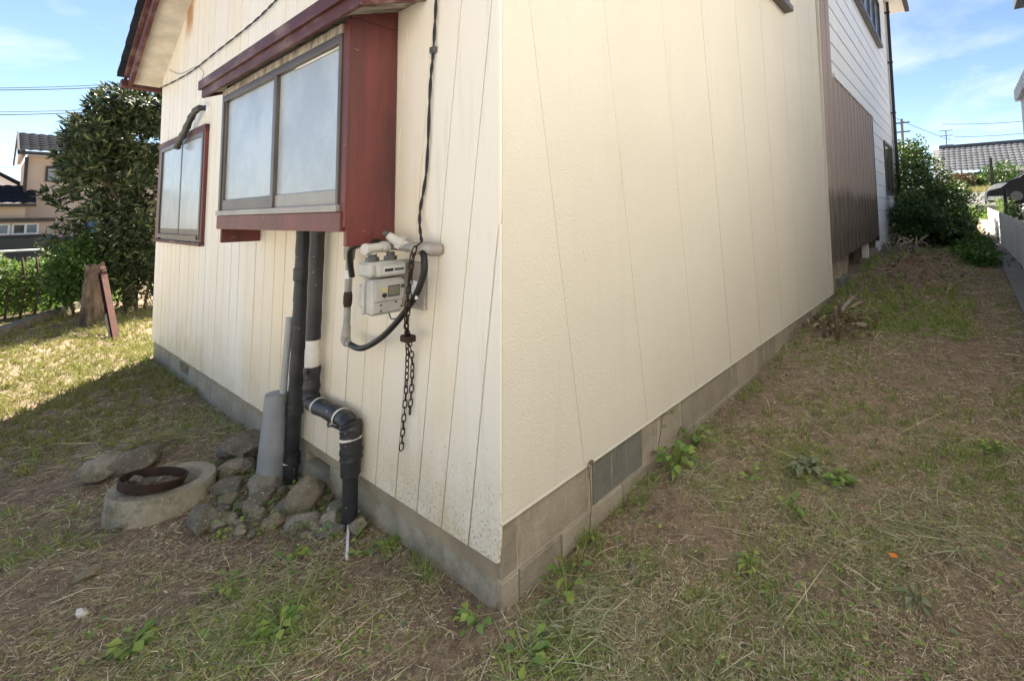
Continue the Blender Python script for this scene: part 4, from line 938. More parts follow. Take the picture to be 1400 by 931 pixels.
# ------------------------------------------------------------------ left background
# rotten post and rusty leaning board
p = gp(121, 446); PB = Vector((p.x, p.y, g(p.x, p.y)))
mb = MB(); hh = 1.0; n = 14; rings = 14
for i in range(rings):
    for k in range(n):
        a = 2 * math.pi * k / n; t = i / (rings - 1); r_ = .10 * (1 + .12 * math.sin(a * 3 + t * 4) + random.uniform(-.16, .16)) * (1.15 - .25 * t)
        mb.v.append((PB.x + r_ * math.cos(a) * 1.15 + .03 * t, PB.y + r_ * math.sin(a), PB.z - .1 + (hh + .1) * t + (random.uniform(-.05, .05) if i == rings - 1 else 0)))
for i in range(rings - 1):
    for k in range(n): a_ = i * n + k; b_ = i * n + (k + 1) % n; mb.f.append((a_, b_, b_ + n, a_ + n))
mb.f.append(tuple(range((rings - 1) * n, rings * n)))
post = obj('stump_post', mb, 'rotten_wood'); tag(post, 'weathered rotten wooden post stump standing in grass', 'post')
p = gp(158, 466); base = Vector((p.x, p.y, g(p.x, p.y) - .02)); top = PB + Vector((.09, -.16, .92)); dr = (top - base).normalized()
sidev = Vector((1, .25, 0)).normalized(); nv = dr.cross(sidev).normalized()
LB = thing('leaning_beam', 'rusty red brown beam leaning against the rotten post', 'beam', base)
def beam(nm, o0, o1, q0, q1, m='rust_board', l0=0., l1=1.):
    A = base.lerp(top, l0); L = (top - base) * (l1 - l0)
    mb = MB(); mb.prism([A + sidev * o0 + nv * q0, A + sidev * o1 + nv * q0, A + sidev * o1 + nv * q1, A + sidev * o0 + nv * q1], L); return obj(nm, mb, m, LB)
beam('web', -.008, .008, -.05, .05); beam('flange', -.035, .035, -.062, -.0505); beam('flange', -.035, .035, .0505, .062)
beam('brace', -.055, -.040, -.02, .02, 'bleached_wood', .02, .35)
# curb and low ledge
a, b = gp(0, 463), gp(92, 428)
mb = MB(); u = (b - a).normalized(); nn = Vector((-u.y, u.x, 0)); a2 = a - u * 3; b2 = b + u * .6; a2.z = g(a2.x, a2.y); b2.z = g(b2.x, b2.y)
q0 = [a2, b2, b2 + nn * .14, a2 + nn * .14]
mb.prism([Vector((v.x, v.y, v.z - .1)) for v in q0], (0, 0, .24)); tag(obj('curb', mb, 'curb_concrete', bev=.01), 'low mossy concrete curb edging the plot by the hedge', 'curb')

def clump(center, rad, n, L, W, m, name, parent=None, kind=None, inner=.45, up=.3, seed=0, droop=.0, ratio=None):
    r = np.random.default_rng(seed); d = unit(r.normal(size=(n, 3))); rr = (inner + (1 - inner) * r.random(n) ** .6)
    lump = 1 + .22 * np.sin(d[:, 0] * 5 + seed) * np.sin(d[:, 1] * 6 + 1.3 * seed) + .18 * np.sin(d[:, 2] * 7 + seed * 2.1 + d[:, 0] * 4)
    P = np.array(center) + d * (rr * lump)[:, None] * np.array(rad)
    D = unit(d * .7 + r.normal(size=(n, 3)) * .7 + np.array([0, 0, up])); Nn = unit(r.normal(size=(n, 3)) * .7 + np.array([0, 0, 1]))
    V, F = leaves(P, D, Nn, L * r.uniform(.6, 1.3, n), W * r.uniform(.7, 1.2, n)); return V, F
def rosettes(centers, dirs, nl, L, W, seed):
    r = np.random.default_rng(seed); n = len(centers); P = np.repeat(centers, nl, 0); A = np.repeat(dirs, nl, 0)
    D = unit(A * .75 + unit(r.normal(size=(n * nl, 3))) * 1.0); P = P + D * .015
    return leaves(P, D, unit(A + r.normal(size=D.shape) * .3), L * r.uniform(.65, 1.25, n * nl), W * r.uniform(.8, 1.2, n * nl), .12)
def trunk(parent, segs, m='bark'):
    mb = MB()
    for path, r0, r1 in segs:
        sp = smoothpath(path, 4); mb.tube(sp, [r0 + (r1 - r0) * i / (len(sp) - 1) for i in range(len(sp))], 8)
    return obj('trunk', mb, m, parent, True)
# loquat tree behind the house end
LC = Vector((.55, 12.2, 0)); LC.z = g(LC.x, LC.y)
LT = thing('loquat_tree', 'broad dark evergreen tree with rosette leaves beside the house end', 'tree', LC)
cen = []; dirs = []; r = np.random.default_rng(21)
lobes = [((.55, 12.3, 3.3), (.75, 1.2, .95)), ((.10, 12.0, 2.35), (.62, 1.1, .85)), ((.75, 12.2, 2.1), (.8, 1.3, 1.1)), ((1.2, 12.6, 3.1), (.9, 1.2, 1.0)), ((.2, 12.2, 1.4), (.55, 1.0, .65)), ((.05, 11.9, 3.05), (.42, .8, .5)), ((.85, 12.4, 1.2), (.7, 1.0, .7)), ((.75, 12.3, 3.9), (.55, .8, .5)), ((-.12, 12, 3.2), (.42, .8, .45)), ((.25, 12.1, 3.75), (.45, .8, .45)), ((-.2, 12, 2.6), (.28, .8, .35)), ((1.5, 12.3, 1.8), (.6, 1, 1.2))]
for c, rad in lobes:
    d = unit(r.normal(size=(115, 3))); q_ = np.array(c) + d * np.array(rad) * (r.uniform(.5, 1.05, 115))[:, None]; cen.append(q_); dirs.append(unit(d + [0, 0, .5]))
for x, y, z in ((-.62, 12, 2.05), (-.70, 12, 2.0), (-.58, 12.1, 1.9), (-.55, 12, 2.75), (-.48, 12, 2.9), (-.5, 12.1, 2.6), (-.5, 12, 1.35), (-.6, 12, 1.2), (-.45, 12, 1.1), (-.42, 12.1, 1.5), (-.35, 12.1, 1.7), (-.5, 12, 2.2), (-.4, 12.1, 2.0), (-.35, 12, 2.4), (-.66, 12.0, 1.05), (-.3, 12, 3.1), (.2, 12, 4.2), (.45, 12, 4.45), (.6, 12, 4.5), (.95, 12.2, 4.4)):
    cen.append(np.array([[x, y, z], [x + .12, y + .1, z - .12]])); dirs.append(unit(np.array([[-.5, -.4, .5], [-.3, -.6, .4]])))
cen = np.concatenate(cen); dirs = np.concatenate(dirs)
V, Fq = rosettes(cen, dirs, 14, .18, .044, 5); o = nparr('crown', V, Fq, 'loquat_leaf', None, LT, 3)
b0 = LC
trunk(LT, [([b0 + Vector((0, 0, -.1)), b0 + Vector((-.05, 0, .8)), b0 + Vector((0, .05, 1.6)), b0 + Vector((.1, 0, 3.2))], .11, .03)] +
      [([b0 + Vector((-.03, 0, .7 + .25 * k)), b0 + Vector((math.cos(k * 2.1) * .4 - .1, math.sin(k * 2.1) * .4, 1.5 + .3 * k)), b0 + Vector((math.cos(k * 2.1) * .8 - .15, math.sin(k * 2.1) * .7, 2.0 + .33 * k))], .05, .012) for k in range(7)])
# round bush in front of it
BC = Vector((-.12, 11.6, 0)); BC.z = g(BC.x, BC.y)
BU = thing('round_bush', 'rounded bright green bush at the foot of the dark tree', 'bush', BC)
V, Fq = merge([clump((-.22, 11.6, .62), (.36, .5, .6), 2600, .075, .05, '', '', seed=3), clump((.10, 11.5, .55), (.30, .45, .5), 1600, .075, .05, '', '', seed=4), clump((-.42, 11.7, .35), (.22, .4, .45), 900, .075, .05, '', '', seed=5)])
nparr('foliage', V, Fq, 'bush_leaf', None, BU, 3); trunk(BU, [([BC + Vector((dx, 0, -.1)), BC + Vector((dx * 2, .05, .4)), BC + Vector((dx * 3, 0, .8))], .025, .008) for dx in (-.1, 0, .08)])
# dark undergrowth bush right of the post, close to the house end
B2 = Vector((.5, 11.2, 0)); B2.z = g(B2.x, B2.y)
BD = thing('dark_bush', 'dark shaded shrub between rotten post and house end', 'bush', B2)
V, Fq = merge([clump((.35, 11.3, .75), (.42, .6, .75), 2200, .10, .045, '', '', seed=13), clump((.75, 11.1, .8), (.42, .6, .8), 2000, .10, .045, '', '', seed=14)])
nparr('foliage', V, Fq, 'loquat_leaf', None, BD, 3); trunk(BD, [([B2 + Vector((dx, 0, -.1)), B2 + Vector((dx * 1.5, .05, .4)), B2 + Vector((dx * 2.5, 0, .9))], .03, .008) for dx in (-.12, 0, .1)])
# bare twigs by the house end
TW = gp(208, 425)
mb = MB()
for k in range(12):
    a = random.uniform(-.5, .5); p0 = TW + Vector((random.uniform(-.05, .15), random.uniform(-.1, .2), 0)); hgt = random.uniform(.35, .75)
    mb.tube([p0, p0 + Vector((a * .3 - .03, 0, hgt * .5)), p0 + Vector((a * .6 - .1, 0, hgt))], [.006, .005, .002], 5)
tag(obj('bare_twigs', mb, 'bleached_wood'), 'bare pale twigs sticking up beside the far house corner', 'twigs')
# vine hedge at the left edge
HC = Vector((-.85, 12.6, 0)); HC.z = g(HC.x, HC.y)
HD = thing('vine_hedge', 'vine covered leafy hedge at the left edge behind the curb', 'hedge', HC)
parts = [clump((-1.35 + i * .19, 12.5 + .12 * i, .35 + .12 * math.sin(i * 1.7)), (.2, .35, .5), 620, .07, .055, '', '', seed=30 + i) for i in range(6)]
V, Fq = merge(parts); nparr('foliage', V, Fq, 'hedge_leaf', None, HD, 3)
mb = MB()
for i in range(7): x = -1.35 + i * .17; mb.tube([(x, 12.5, HC.z - .1), (x + .03, 12.55, .4), (x - .02, 12.6, .85)], .018, 6)
obj('stems', mb, 'bark', HD, True)
# blue and white washing seen through the tree
mb = MB(); q_ = on(125, 305, 1, 15.5); mb.prism([q_ + Vector((-.09, 0, .16)), q_ + Vector((-.02, 0, .19)), q_ + Vector((.08, .03, .17)), q_ + Vector((.1, .04, -.2)), q_ + Vector((.0, 0, -.22)), q_ + Vector((-.07, .0, -.12))], (0, .04, 0)); tag(obj('washing', mb, 'blue_cloth'), 'blue cloth glimpsed through the gaps of the dark tree', 'cloth')
# field grass beyond
def field(name, x0, x1, y0, y1, n, L, W, m, seed, zoff=0):
    r = np.random.default_rng(seed); x = r.uniform(x0, x1, n); y = r.uniform(y0, y1, n); P = np.stack([x, y, G(x, y) + zoff], 1)
    D = unit(r.normal(size=(n, 3)) * .25 + [0, 0, 1]); b = r.normal(size=(n, 3)) * L * .25; b[:, 2] = -np.abs(b[:, 2]) * .3
    V, F = blades(P, D, L * r.uniform(.5, 1.2, n), np.full(n, W), b); return nparr(name, V, F, m)
tag(field('field_grass', -2.6, .6, 13.2, 24, 9000, .75, .02, 'grass_bright', 8), 'tall bright green field grass beyond the hedge', 'grass')
# white rail by the field
RL = thing('white_rail', 'white pipe rail beyond the green field grass', 'rail', (-.9, 23.5, g(-.9, 23.5)))
mb = MB(); zr = on(20, 343, 1, 23.5).z; mb.tube([(-3.5, 23.5, zr), (.35, 23.5, zr)], .03, 8); obj('rail_bar', mb, 'off_white', RL, True)
for x in (-3, -2, -1, 0): mb = MB(); mb.tube([(x, 23.5, zr - 1.1), (x, 23.5, zr)], .025, 8); obj('rail_post', mb, 'off_white', RL, True)

# tan house
TY = 27.
TH = thing('tan_house', 'tan two storey house with dark tiled roofs behind trees', 'house', (3, TY + 3, g(3, TY)))
def yz(px, py, y=TY): return on(px, py, 1, y)
c0 = yz(38, 212); xw0 = c0.x; ztop = c0.z
mb = MB(); mb.box(xw0, xw0 + 8, TY, TY + 6, -1, ztop); obj('upper_wall', mb, 'tan_wall', TH)
# rear-left gable return, dark
def tileroof(parent, nm, x0, x1, y0, z0, y1, z1, m, pitch=.24, course=.3, amp=.035):
    nx_ = int((x1 - x0) / pitch) * 4 + 1; L = math.hypot(y1 - y0, z1 - z0); ny_ = max(2, int(L / course)); vv = []; ff = []
    nrm = Vector((0, -(z1 - z0), (y1 - y0))).normalized()
    if nrm.z < 0: nrm = -nrm
    for j in range(ny_ * 2):
        t = ((j // 2) + (j % 2)) / ny_; lift = .03 if j % 2 == 0 else 0
        for i in range(nx_):
            x = x0 + (x1 - x0) * i / (nx_ - 1); h = amp * abs(math.sin(math.pi * i / 4)) + lift
            vv.append((x, y0 + (y1 - y0) * t + nrm.y * h, z0 + (z1 - z0) * t + nrm.z * h))
    for j in range(ny_ * 2 - 1):
        for i in range(nx_ - 1): a = j * nx_ + i; ff.append((a, a + 1, a + 1 + nx_, a + nx_))
    mb = MB(); mb.add(vv, ff); return obj(nm, mb, m, parent)
e0 = yz(30, 207, TY - .5); r0 = yz(23, 181, TY + 3)
rz = yz(24, 181, TY + 2.2).z
tileroof(TH, 'main_roof', e0.x - .05, xw0 + 8, TY - .55, e0.z, TY + 2.4, rz, 'slate_tile')
mb = MB(); mb.box(e0.x - .05, xw0 + 8, TY - .6, TY - .5, e0.z - .12, e0.z + .01); obj('gutter', mb, 'dark_metal', TH)
mb = MB(); mb.prism([(e0.x - .1, TY - .55, e0.z - .12), (e0.x - .1, TY + 2.4, rz - .15), (e0.x - .1, TY + 5.4, e0.z - .12), (e0.x - .1, TY + 5.4, e0.z + .05), (e0.x - .1, TY + 2.4, rz + .06), (e0.x - .1, TY - .55, e0.z + .05)], (.05, 0, 0)); obj('barge_board', mb, 'dark_metal', TH)
mb = MB(); mb.prism([(xw0 - .15, TY + .02, ztop - .01), (xw0 - .15, TY + 5, ztop - .01), (xw0 - .15, TY + 2.4, rz - .1)], (.1, 0, 0)); obj('gable_wall', mb, 'tan_wall', TH)
mb = MB(); mb.tube([(xw0 - .02, TY - .08, ztop - .1), (xw0 - .02, TY - .08, 1.0)], .045, 8); obj('downpipe', mb, 'dark_metal', TH)
# lower wing with its roof
l0 = yz(38, 279, TY - 1.2); 
mb = MB(); mb.box(-3.5, xw0 + .02, TY - .8, TY + 4, -1, l0.z); obj('lower_wall', mb, 'tan_wall_low', TH)
zt_ = yz(20, 254, TY + .4).z
tileroof(TH, 'lower_roof', -3.6, xw0 + .25, TY - 1.2, l0.z, TY + .6, zt_, 'slate_tile')
mb = MB(); mb.box(-3.6, xw0 + .25, TY - 1.26, TY - 1.15, l0.z - .1, l0.z + .01); obj('gutter', mb, 'dark_metal', TH)
# window band with canopy
wz0, wz1 = yz(20, 321, TY - .85).z, yz(20, 306, TY - .85).z; xr = yz(66, 310, TY - .85).x
mb = MB(); mb.box(xw0 + .02, xr + .1, TY - .8, TY, -1, wz1 + .05); obj('porch_wall', mb, 'tan_wall_low', TH)
mb = MB(); mb.box(-3.5, xr + .15, TY - 1.1, TY - .8, wz1 + .06, wz1 + .2); obj('canopy', mb, 'dark_metal', TH)
mb = MB(); mb.box(-3.5, xr + .1, TY - 1.0, TY - .802, wz0 - .14, wz0 - .02); obj('window_ledge', mb, 'dark_metal', TH)
xx = -3.4
while xx < xr - .3:
    wn = group_empty('window', TH); w_ = .62
    mb = MB(); mb.box(xx, xx + w_, TY - .83, TY - .802, wz0, wz1); obj('frame', mb, 'off_white', wn)
    for a in (.05, .34): mb = MB(); mb.box(xx + a, xx + a + .23, TY - .84, TY - .831, wz0 + .05, wz1 - .05); obj('pane', mb, 'window_sky' if random.random() < .5 else 'window_dark', wn)
    xx += .66
wz = yz(78, 228); wn = group_empty('window', TH); w2 = yz(62, 240)
mb = MB(); mb.box(w2.x, w2.x + 1.2, TY - .05, TY - .003, w2.z - .25, wz.z); obj('frame', mb, 'dark_metal', wn); mb = MB(); mb.box(w2.x + .06, w2.x + 1.14, TY - .06, TY - .051, w2.z - .2, wz.z - .1); obj('pane', mb, 'window_sky', wn)
dk = yz(30, 326, TY - 2); mb = MB(); mb.box(-4, xr + 1.5, TY - 2, TY - 1.8, -1, dk.z); tag(obj('dark_garden_wall', mb, 'dark_base'), 'dark low garden wall before the tan house', 'wall')
# pale gable further behind at left edge
q0 = yz(0, 237, 42); q1 = yz(28, 253, 42); FH = thing('pale_house', 'pale gabled house peeking behind the tan house at left edge', 'house', (q0.x - 2, 44, g(q0.x - 2, 44)))
mb = MB(); mb.prism([(q0.x - 6, 42, -1), (q1.x, 42, -1), (q1.x, 42, q1.z - .1), (q0.x - .5, 42, q0.z + .25), (q0.x - 6, 42, q1.z - .3)], (0, 5, 0)); obj('gable_wall', mb, 'off_white', FH)
mb = MB(); mb.prism([(q1.x + .25, 41.7, q1.z - .15), (q0.x - .5, 41.7, q0.z + .30), (q0.x - .5, 41.7, q0.z + .42), (q1.x + .25, 41.7, q1.z - .03)], (0, 5.5, 0)); obj('roof', mb, 'slate_tile', FH)
# power lines at left
def wire(name, a, b, sag, r, label):
    P = [Vector(a).lerp(Vector(b), t / 12) - Vector((0, 0, sag * 4 * (t / 12) * (1 - t / 12))) for t in range(13)]
    mb = MB(); mb.tube(P, r, 5); return tag(obj(name, mb, 'wire'), label, 'power line')
for k, (ya, yb, txt) in enumerate(((122, 113, 'highest overhead line at upper left above dark tree'), (119.5, 108.5, 'second overhead line at upper left just beside highest'), (156, 145, 'thick lower overhead line at left meeting tree top'), (152, 142, 'thin lower overhead line at left above the thick one'), (228, 225, 'low faint overhead line left of tan house'))):
    d_ = 33 if k < 4 else 55
    A = yz(-40, ya + 1.5, d_); B = yz(300, yb - 8 if k < 4 else 222, d_ + 4); wire('power_line', A, B, .25, .016 if k in (1, 3) else .022, txt)

# ------------------------------------------------------------------ right background
# stumps and cut branches by the foundation end
for i, (px, py, hpx, lab) in enumerate(((1127, 462, 30, 'thin cut sapling stump closest to the block foundation'), (1145, 466, 48, 'taller cut sapling stump with pale sawn top'), (1149, 440, 30, 'cut sapling stump behind the tall one'), (1198, 449, 24, 'short dark stump standing right of the cut branches'))):
    p = gp(px, py); d_ = (p - CAM).length; h = .8 * hpx / FPX * d_; r_ = .022 if i != 0 else .017
    t = thing('sapling_stump', lab, 'stump', p)
    ln = Vector((random.uniform(-.05, .1), 0, 1)); mb = MB(); mb.tube([p - Vector((0, 0, .05)), p + ln * h * .5, p + ln * h], [r_ * 1.15, r_, r_ * .95], 10); obj('stem', mb, 'stump_bark', t, True)
    mb = MB(); mb.lathe([(0, .004), (r_ * .85, .003), (r_ * .93, -.004)], p + ln * h, 10); obj('sawn_top', mb, 'cut_wood', t)
labs = ['pale split branch lying right of the stumps', 'curved bark strip lying in front of short stump', 'grey branch piece leaning by annex pier', 'pale branch piece lying behind the stumps', 'thin stick lying beside the stump roots', 'short stick lying on brown litter by foundation']
for i, (x0, y0, x1, y1, r_) in enumerate(((1166, 448, 1188, 452, .03), (1172, 436, 1196, 444, .016), (1150, 430, 1166, 412, .035), (1160, 426, 1177, 417, .02), (1120, 440, 1133, 436, .02), (1108, 452, 1124, 446, .018))):
    a = gp(x0, y0); b = gp(x1, y1); c_ = a.lerp(b, .5) + Vector((0, 0, .04))
    mb = MB(); mb.tube(smoothpath([a + Vector((0, 0, r_)), c_, b + Vector((0, 0, r_ + .01))], 4), r_, 7); tag(obj('cut_branch', mb, 'bleached_wood' if i % 2 == 0 else 'cut_wood', smooth=True), labs[i], 'branch')
r = np.random.default_rng(88); n = 420; q_ = [gp(a, b) for a, b in zip(r.normal(1150, 24, n), r.normal(445, 11, n))]; P = np.array([[p.x, min(p.y, -.05), g(p.x, p.y) + .02 + .05 * r.random()] for p in q_])
V, Fq = leaves(P, unit(r.normal(size=(n, 3)) * [1, 1, .4]), unit(r.normal(size=(n, 3)) * .5 + [0, 0, 1]), r.uniform(.03, .085, n), r.uniform(.02, .045, n)); tag(nparr('stump_litter', V, Fq, 'dead_leaf', 'stuff', None, 3), 'dry brown leaves and bark bits heaped around the stumps', 'litter')
# camellia / mixed bush mass at the annex end
bx = [((16.2, -.45, 2.0), (1.3, .70, 1.5), 6000, 'tall glossy dark green shrub at the end of annex', 41), ((15.4, -1.25, 1.35), (1.1, .68, .95), 3600, 'rounded dark green shrub right of the tall one', 42), ((13.4, -.55, 1.15), (.9, .5, .66), 2400, 'drooping low shrub in shade before the tall one', 43), ((13.6, -1.3, .85), (1.0, .50, .45), 2200, 'low spreading shrub nearest the alley path', 44)]
for c, rad, n, lab, sdn in bx:
    b0 = Vector((c[0], c[1], g(c[0], c[1]))); t = thing('shrub', lab, 'shrub', b0, None)
    V, Fq = merge([clump(c, rad, n, .11, .06, '', '', seed=sdn, inner=.5), clump((c[0] - .2, c[1] + .1, c[2] + rad[2] * .25), tuple(v * .8 for v in rad), n // 2, .11, .06, '', '', seed=sdn + 9, inner=.4)])
    nparr('foliage', V, Fq, 'camellia_leaf', None, t, 3)
    trunk(t, [([b0 + Vector((dx, 0, -.1)), b0 + Vector((dx * 2.5, .05, (c[2] - b0.z) * .6)), Vector(c) + Vector((dx * 3, 0, rad[2] * .4))], .035, .01) for dx in (-.12, 0, .1)])
# sparse shoots above the tall shrub
mb = MB(); PL = []; r = np.random.default_rng(77); cs = []
for px, py in ((1231, 196), (1243, 192), (1238, 202), (1253, 197), (1249, 206), (1262, 205), (1228, 208)):
    tip = on(px, py, 0, 16); root = Vector((16, tip.y + random.uniform(-.1, .1), 2.6)); sp = smoothpath([root, root.lerp(tip, .6) + Vector((0, .04, 0)), tip], 4); mb.tube(sp, .008, 5)
    for k in range(9): cs.append(np.array(sp[-1].lerp(sp[3], k / 9)))
cs = np.repeat(np.array(cs), 3, 0); V, Fq = leaves(cs, unit(r.normal(size=cs.shape) + [0, 0, .4]), unit(r.normal(size=cs.shape) + [0, 0, 1]), np.full(len(cs), .14), np.full(len(cs), .07))
SH = thing('young_shoots', 'sparse young shoots sticking up above the tall shrub', 'shrub', (16, -.3, g(16, -.3))); obj('stems', mb, 'bark', SH); nparr('foliage', V, Fq, 'camellia_leaf', None, SH, 3)
# ground cover along the alley
r = np.random.default_rng(50); n = 5200; x = r.uniform(8.8, 16, n); y = -1.88 + r.normal(size=n) * .12 - (x - 9) * .0 + .25 * r.random(n); P = np.stack([x, y, G(x, y) + r.random(n) * .22], 1)
V, Fq = leaves(P, unit(r.normal(size=(n, 3)) + [0, 0, .4]), unit(r.normal(size=(n, 3)) * .5 + [0, 0, 1]), r.uniform(.06, .12, n), r.uniform(.04, .07, n)); o = nparr('ground_cover', V, Fq, 'cover_leaf', 'stuff', None, 3); tag(o, 'low leafy green ground cover edging the alley path', 'ground cover')
# pile of grubbed roots at the foot of shrubs
mb = MB()
for k in range(34):
    a = Vector((random.uniform(10.6, 12.2), random.uniform(-.75, -.2), 0)); a.z = g(a.x, a.y) + random.uniform(.0, .22); d_ = Vector((random.uniform(-.3, .3), random.uniform(-.25, .25), random.uniform(-.12, .25)))
    mb.tube([a, a + d_ * .5 + Vector((0, 0, .04)), a + d_], [.022, .018, .008], 6)
tag(obj('root_heap', mb, 'bleached_wood', smooth=True), 'heap of grubbed up dead roots before the dark shrubs', 'roots')
# white slatted fence
FN = thing('white_fence', 'white panel fence running along the alley path', 'fence', (12.5, -2.33, g(12.5, -2.3)))
FY = -2.32
def ftop(x): return float(np.interp(x, [3.8, 8, 18, 20], [1.18, 1.24, 1.41, 1.45]))
slat = None; x = 3.8
while x < 19:
    x1 = x + 1.05
    mb = MB(); mb.box(x - .03, x + .03, FY - .05, FY - .002, g(x, FY) - .1, ftop(x) - .012); obj('post', mb, 'white_fence', FN)
    nsl = 6; za, zb = g(x, FY) + .05, g(x1, FY) + .05
    for k in range(nsl):
        t0, t1 = k / nsl, (k + 1) / nsl
        a0 = za + (ftop(x) - za) * t0 + .008; a1 = za + (ftop(x) - za) * t1 - .008; c0 = zb + (ftop(x1) - zb) * t0 + .008; c1 = zb + (ftop(x1) - zb) * t1 - .008
        mb = MB(); mb.add([(x, FY, a0), (x1, FY, c0), (x1, FY + .018, c0), (x, FY + .018, a0), (x, FY, a1), (x1, FY, c1), (x1, FY + .010, c1), (x, FY + .010, a1)], [(3, 2, 1, 0), (4, 5, 6, 7), (0, 1, 5, 4), (1, 2, 6, 5), (2, 3, 7, 6), (3, 0, 4, 7)])
        obj('slat', mb, 'white_fence', FN)
    for k in range(1, 3):
        xm = x + 1.05 * k / 3; mb = MB(); mb.box(xm - .006, xm + .006, FY + .0185, FY + .023, g(xm, FY) + .05, ftop(xm) - .02); obj('stiffener', mb, 'white_fence', FN)
    x = x1
# dark posts behind the fence
for i, (px, top_, lab) in enumerate(((1349, 262, 'thin dark post at far end of white fence'), (1376, 258, 'thin dark post behind white fence beside car'))):
    b = on(px, 290, 1, -2.45); t_ = on(px, top_, 1, -2.45); mb = MB(); mb.tube([(b.x, b.y, g(b.x, b.y)), (b.x, b.y, t_.z)], .035, 8); tag(obj('dark_post', mb, 'dark_metal', smooth=True), lab, 'post')
# weeds over the fence top
r = np.random.default_rng(51); n = 900; x = r.uniform(11, 17, n); y = r.uniform(-2.62, -2.4, n); P = np.stack([x, y, .95 + .05 * (x - 11) + r.random(n) * .45], 1)
V, Fq = leaves(P, unit(r.normal(size=(n, 3)) + [0, 0, .8]), unit(r.normal(size=(n, 3)) * .5 + [0, 0, 1]), r.uniform(.08, .16, n), r.uniform(.02, .05, n)); V2 = V
WB = thing('fence_weeds', 'yellow green weeds growing along behind the white fence', 'weeds', (14, -2.5, g(14, -2.5))); nparr('foliage', V, Fq, 'hedge_leaf', None, WB, 3)
mb = MB()
for k in range(14): x_ = 11 + k * .45; mb.tube([(x_, -2.5, g(x_, -2.5)), (x_ + .05, -2.5, 1.3)], .01, 5)
obj('stems', mb, 'bark', WB)
# neighbour house, white; extended out of view to bounce sunlight onto the shaded walls
NH = thing('neighbour_house', 'white rendered house at right edge behind the white fence', 'house', (4, -4.5, -.1))
mb = MB(); mb.box(-5.5, 12.75, -7.5, -2.8, -.3, 4.05); obj('lower_wall', mb, 'neighbour_render', NH)
mb = MB(); mb.box(-5.5, 11.2, -7.5, -2.86, 4.05, 5.7); obj('upper_wall', mb, 'neighbour_render', NH)
mb = MB(); mb.prism([(13.1, -2.72, 4.20), (13.1, -2.72, 3.98), (12.9, -2.72, 3.9), (-5.6, -2.72, 3.9), (-5.6, -2.72, 4.2)], (0, -.1, 0)); obj('eave_board', mb, 'neighbour_render', NH)
mb = MB(); mb.box(-5.6, 13.25, -7.6, -2.825, 4.06, 4.2); obj('lower_roof', mb, 'grey_tile', NH)
mb = MB(); mb.box(-5.7, 11.75, -7.7, -2.72, 5.71, 5.85); obj('upper_roof', mb, 'grey_tile', NH)
# van
VX = 21.5
VN = thing('black_van', 'black one box van with its nose showing above the fence', 'van', (VX + .9, -4.5, g(VX, -4)))
zw = on(1352, 281, 0, VX).z; y0 = on(1350, 270, 0, VX).y
for_ = lambda px, py: on(px, py, 0, VX)
H_ = zw
def P2(dy, dz): return (y0 - dy, H_ + dz)
prof = [(0, .12), (-.02, .45), (.08, .66), (.25, .80), (.95, 1.02), (1.35, 1.40), (1.75, 1.72), (2.3, 1.84), (4.2, 1.84), (4.45, 1.6), (4.5, .2), (4.4, .1)]
mb = MB(); mb.prism([(VX, y0 - a, H_ + b) for a, b in prof], (1.7, 0, 0)); obj('body', mb, 'car_paint', VN, bev=.06)
mb = MB(); mb.prism([(VX - .006, y0 - a, H_ + b) for a, b in ((1.25, 1.08), (1.5, 1.42), (1.82, 1.66), (2.3, 1.72), (2.3, 1.06))], (.02, 0, 0)); obj('side_window', mb, 'car_glass', VN)
mb = MB(); mb.prism([(VX - .006, y0 - a, H_ + b) for a, b in ((2.4, 1.06), (2.4, 1.72), (4.1, 1.72), (4.2, 1.06))], (.02, 0, 0)); obj('side_window', mb, 'car_glass', VN)
mb = MB(); mb.prism([(VX + .12, y0 - .98, H_ + 1.045), (VX + .12, y0 - 1.36, H_ + 1.42), (VX + .12, y0 - 1.70, H_ + 1.70), (VX + .12, y0 - 1.67, H_ + 1.715), (VX + .12, y0 - 1.32, H_ + 1.435), (VX + .12, y0 - .93, H_ + 1.06)], (1.46, 0, 0)); obj('windscreen', mb, 'car_glass', VN)
mb = MB(); mb.prism([(VX - .012, y0 - a, H_ + b) for a, b in ((.02, .55), (.10, .68), (.24, .79), (.62, .84), (.42, .66))], (.10, 0, 0)); obj('headlight', mb, 'headlight_glass', VN, bev=.01)
mb = MB(); mb.prism([(VX + 1.6, y0 - a, H_ + b) for a, b in ((.02, .55), (.10, .68), (.24, .79), (.62, .84), (.42, .66))], (.112, 0, 0)); obj('headlight', mb, 'headlight_glass', VN, bev=.01)
mb = MB(); mb.prism([(VX - .010, y0 - a, H_ + b) for a, b in ((.0, .20), (.03, .34), (.5, .34), (.35, .18))], (.05, 0, 0)); obj('bumper_light', mb, 'headlight_glass', VN)
for dy in (.85, 3.6):
    for xx in (VX - .012, VX + 1.52):
        wn = group_empty('wheel', VN); mb = MB(); mb.lathe([(.0, 0), (.31, 0), (.33, .03), (.33, .17), (.31, .2), (0, .2)], (xx, y0 - dy, H_ + .33), 24, axis=(1, 0, 0)); obj('tyre', mb, 'tyre', wn, True)
        mb = MB(); mb.lathe([(.0, -.006), (.17, -.006), (.19, .004)], (xx, y0 - dy, H_ + .33), 20, axis=(1, 0, 0)); obj('rim', mb, 'chrome', wn)
mb = MB(); mb.box(VX - .12, VX, y0 - 1.42, y0 - 1.28, H_ + 1.05, H_ + 1.22); obj('mirror', mb, 'car_paint', VN, bev=.02)
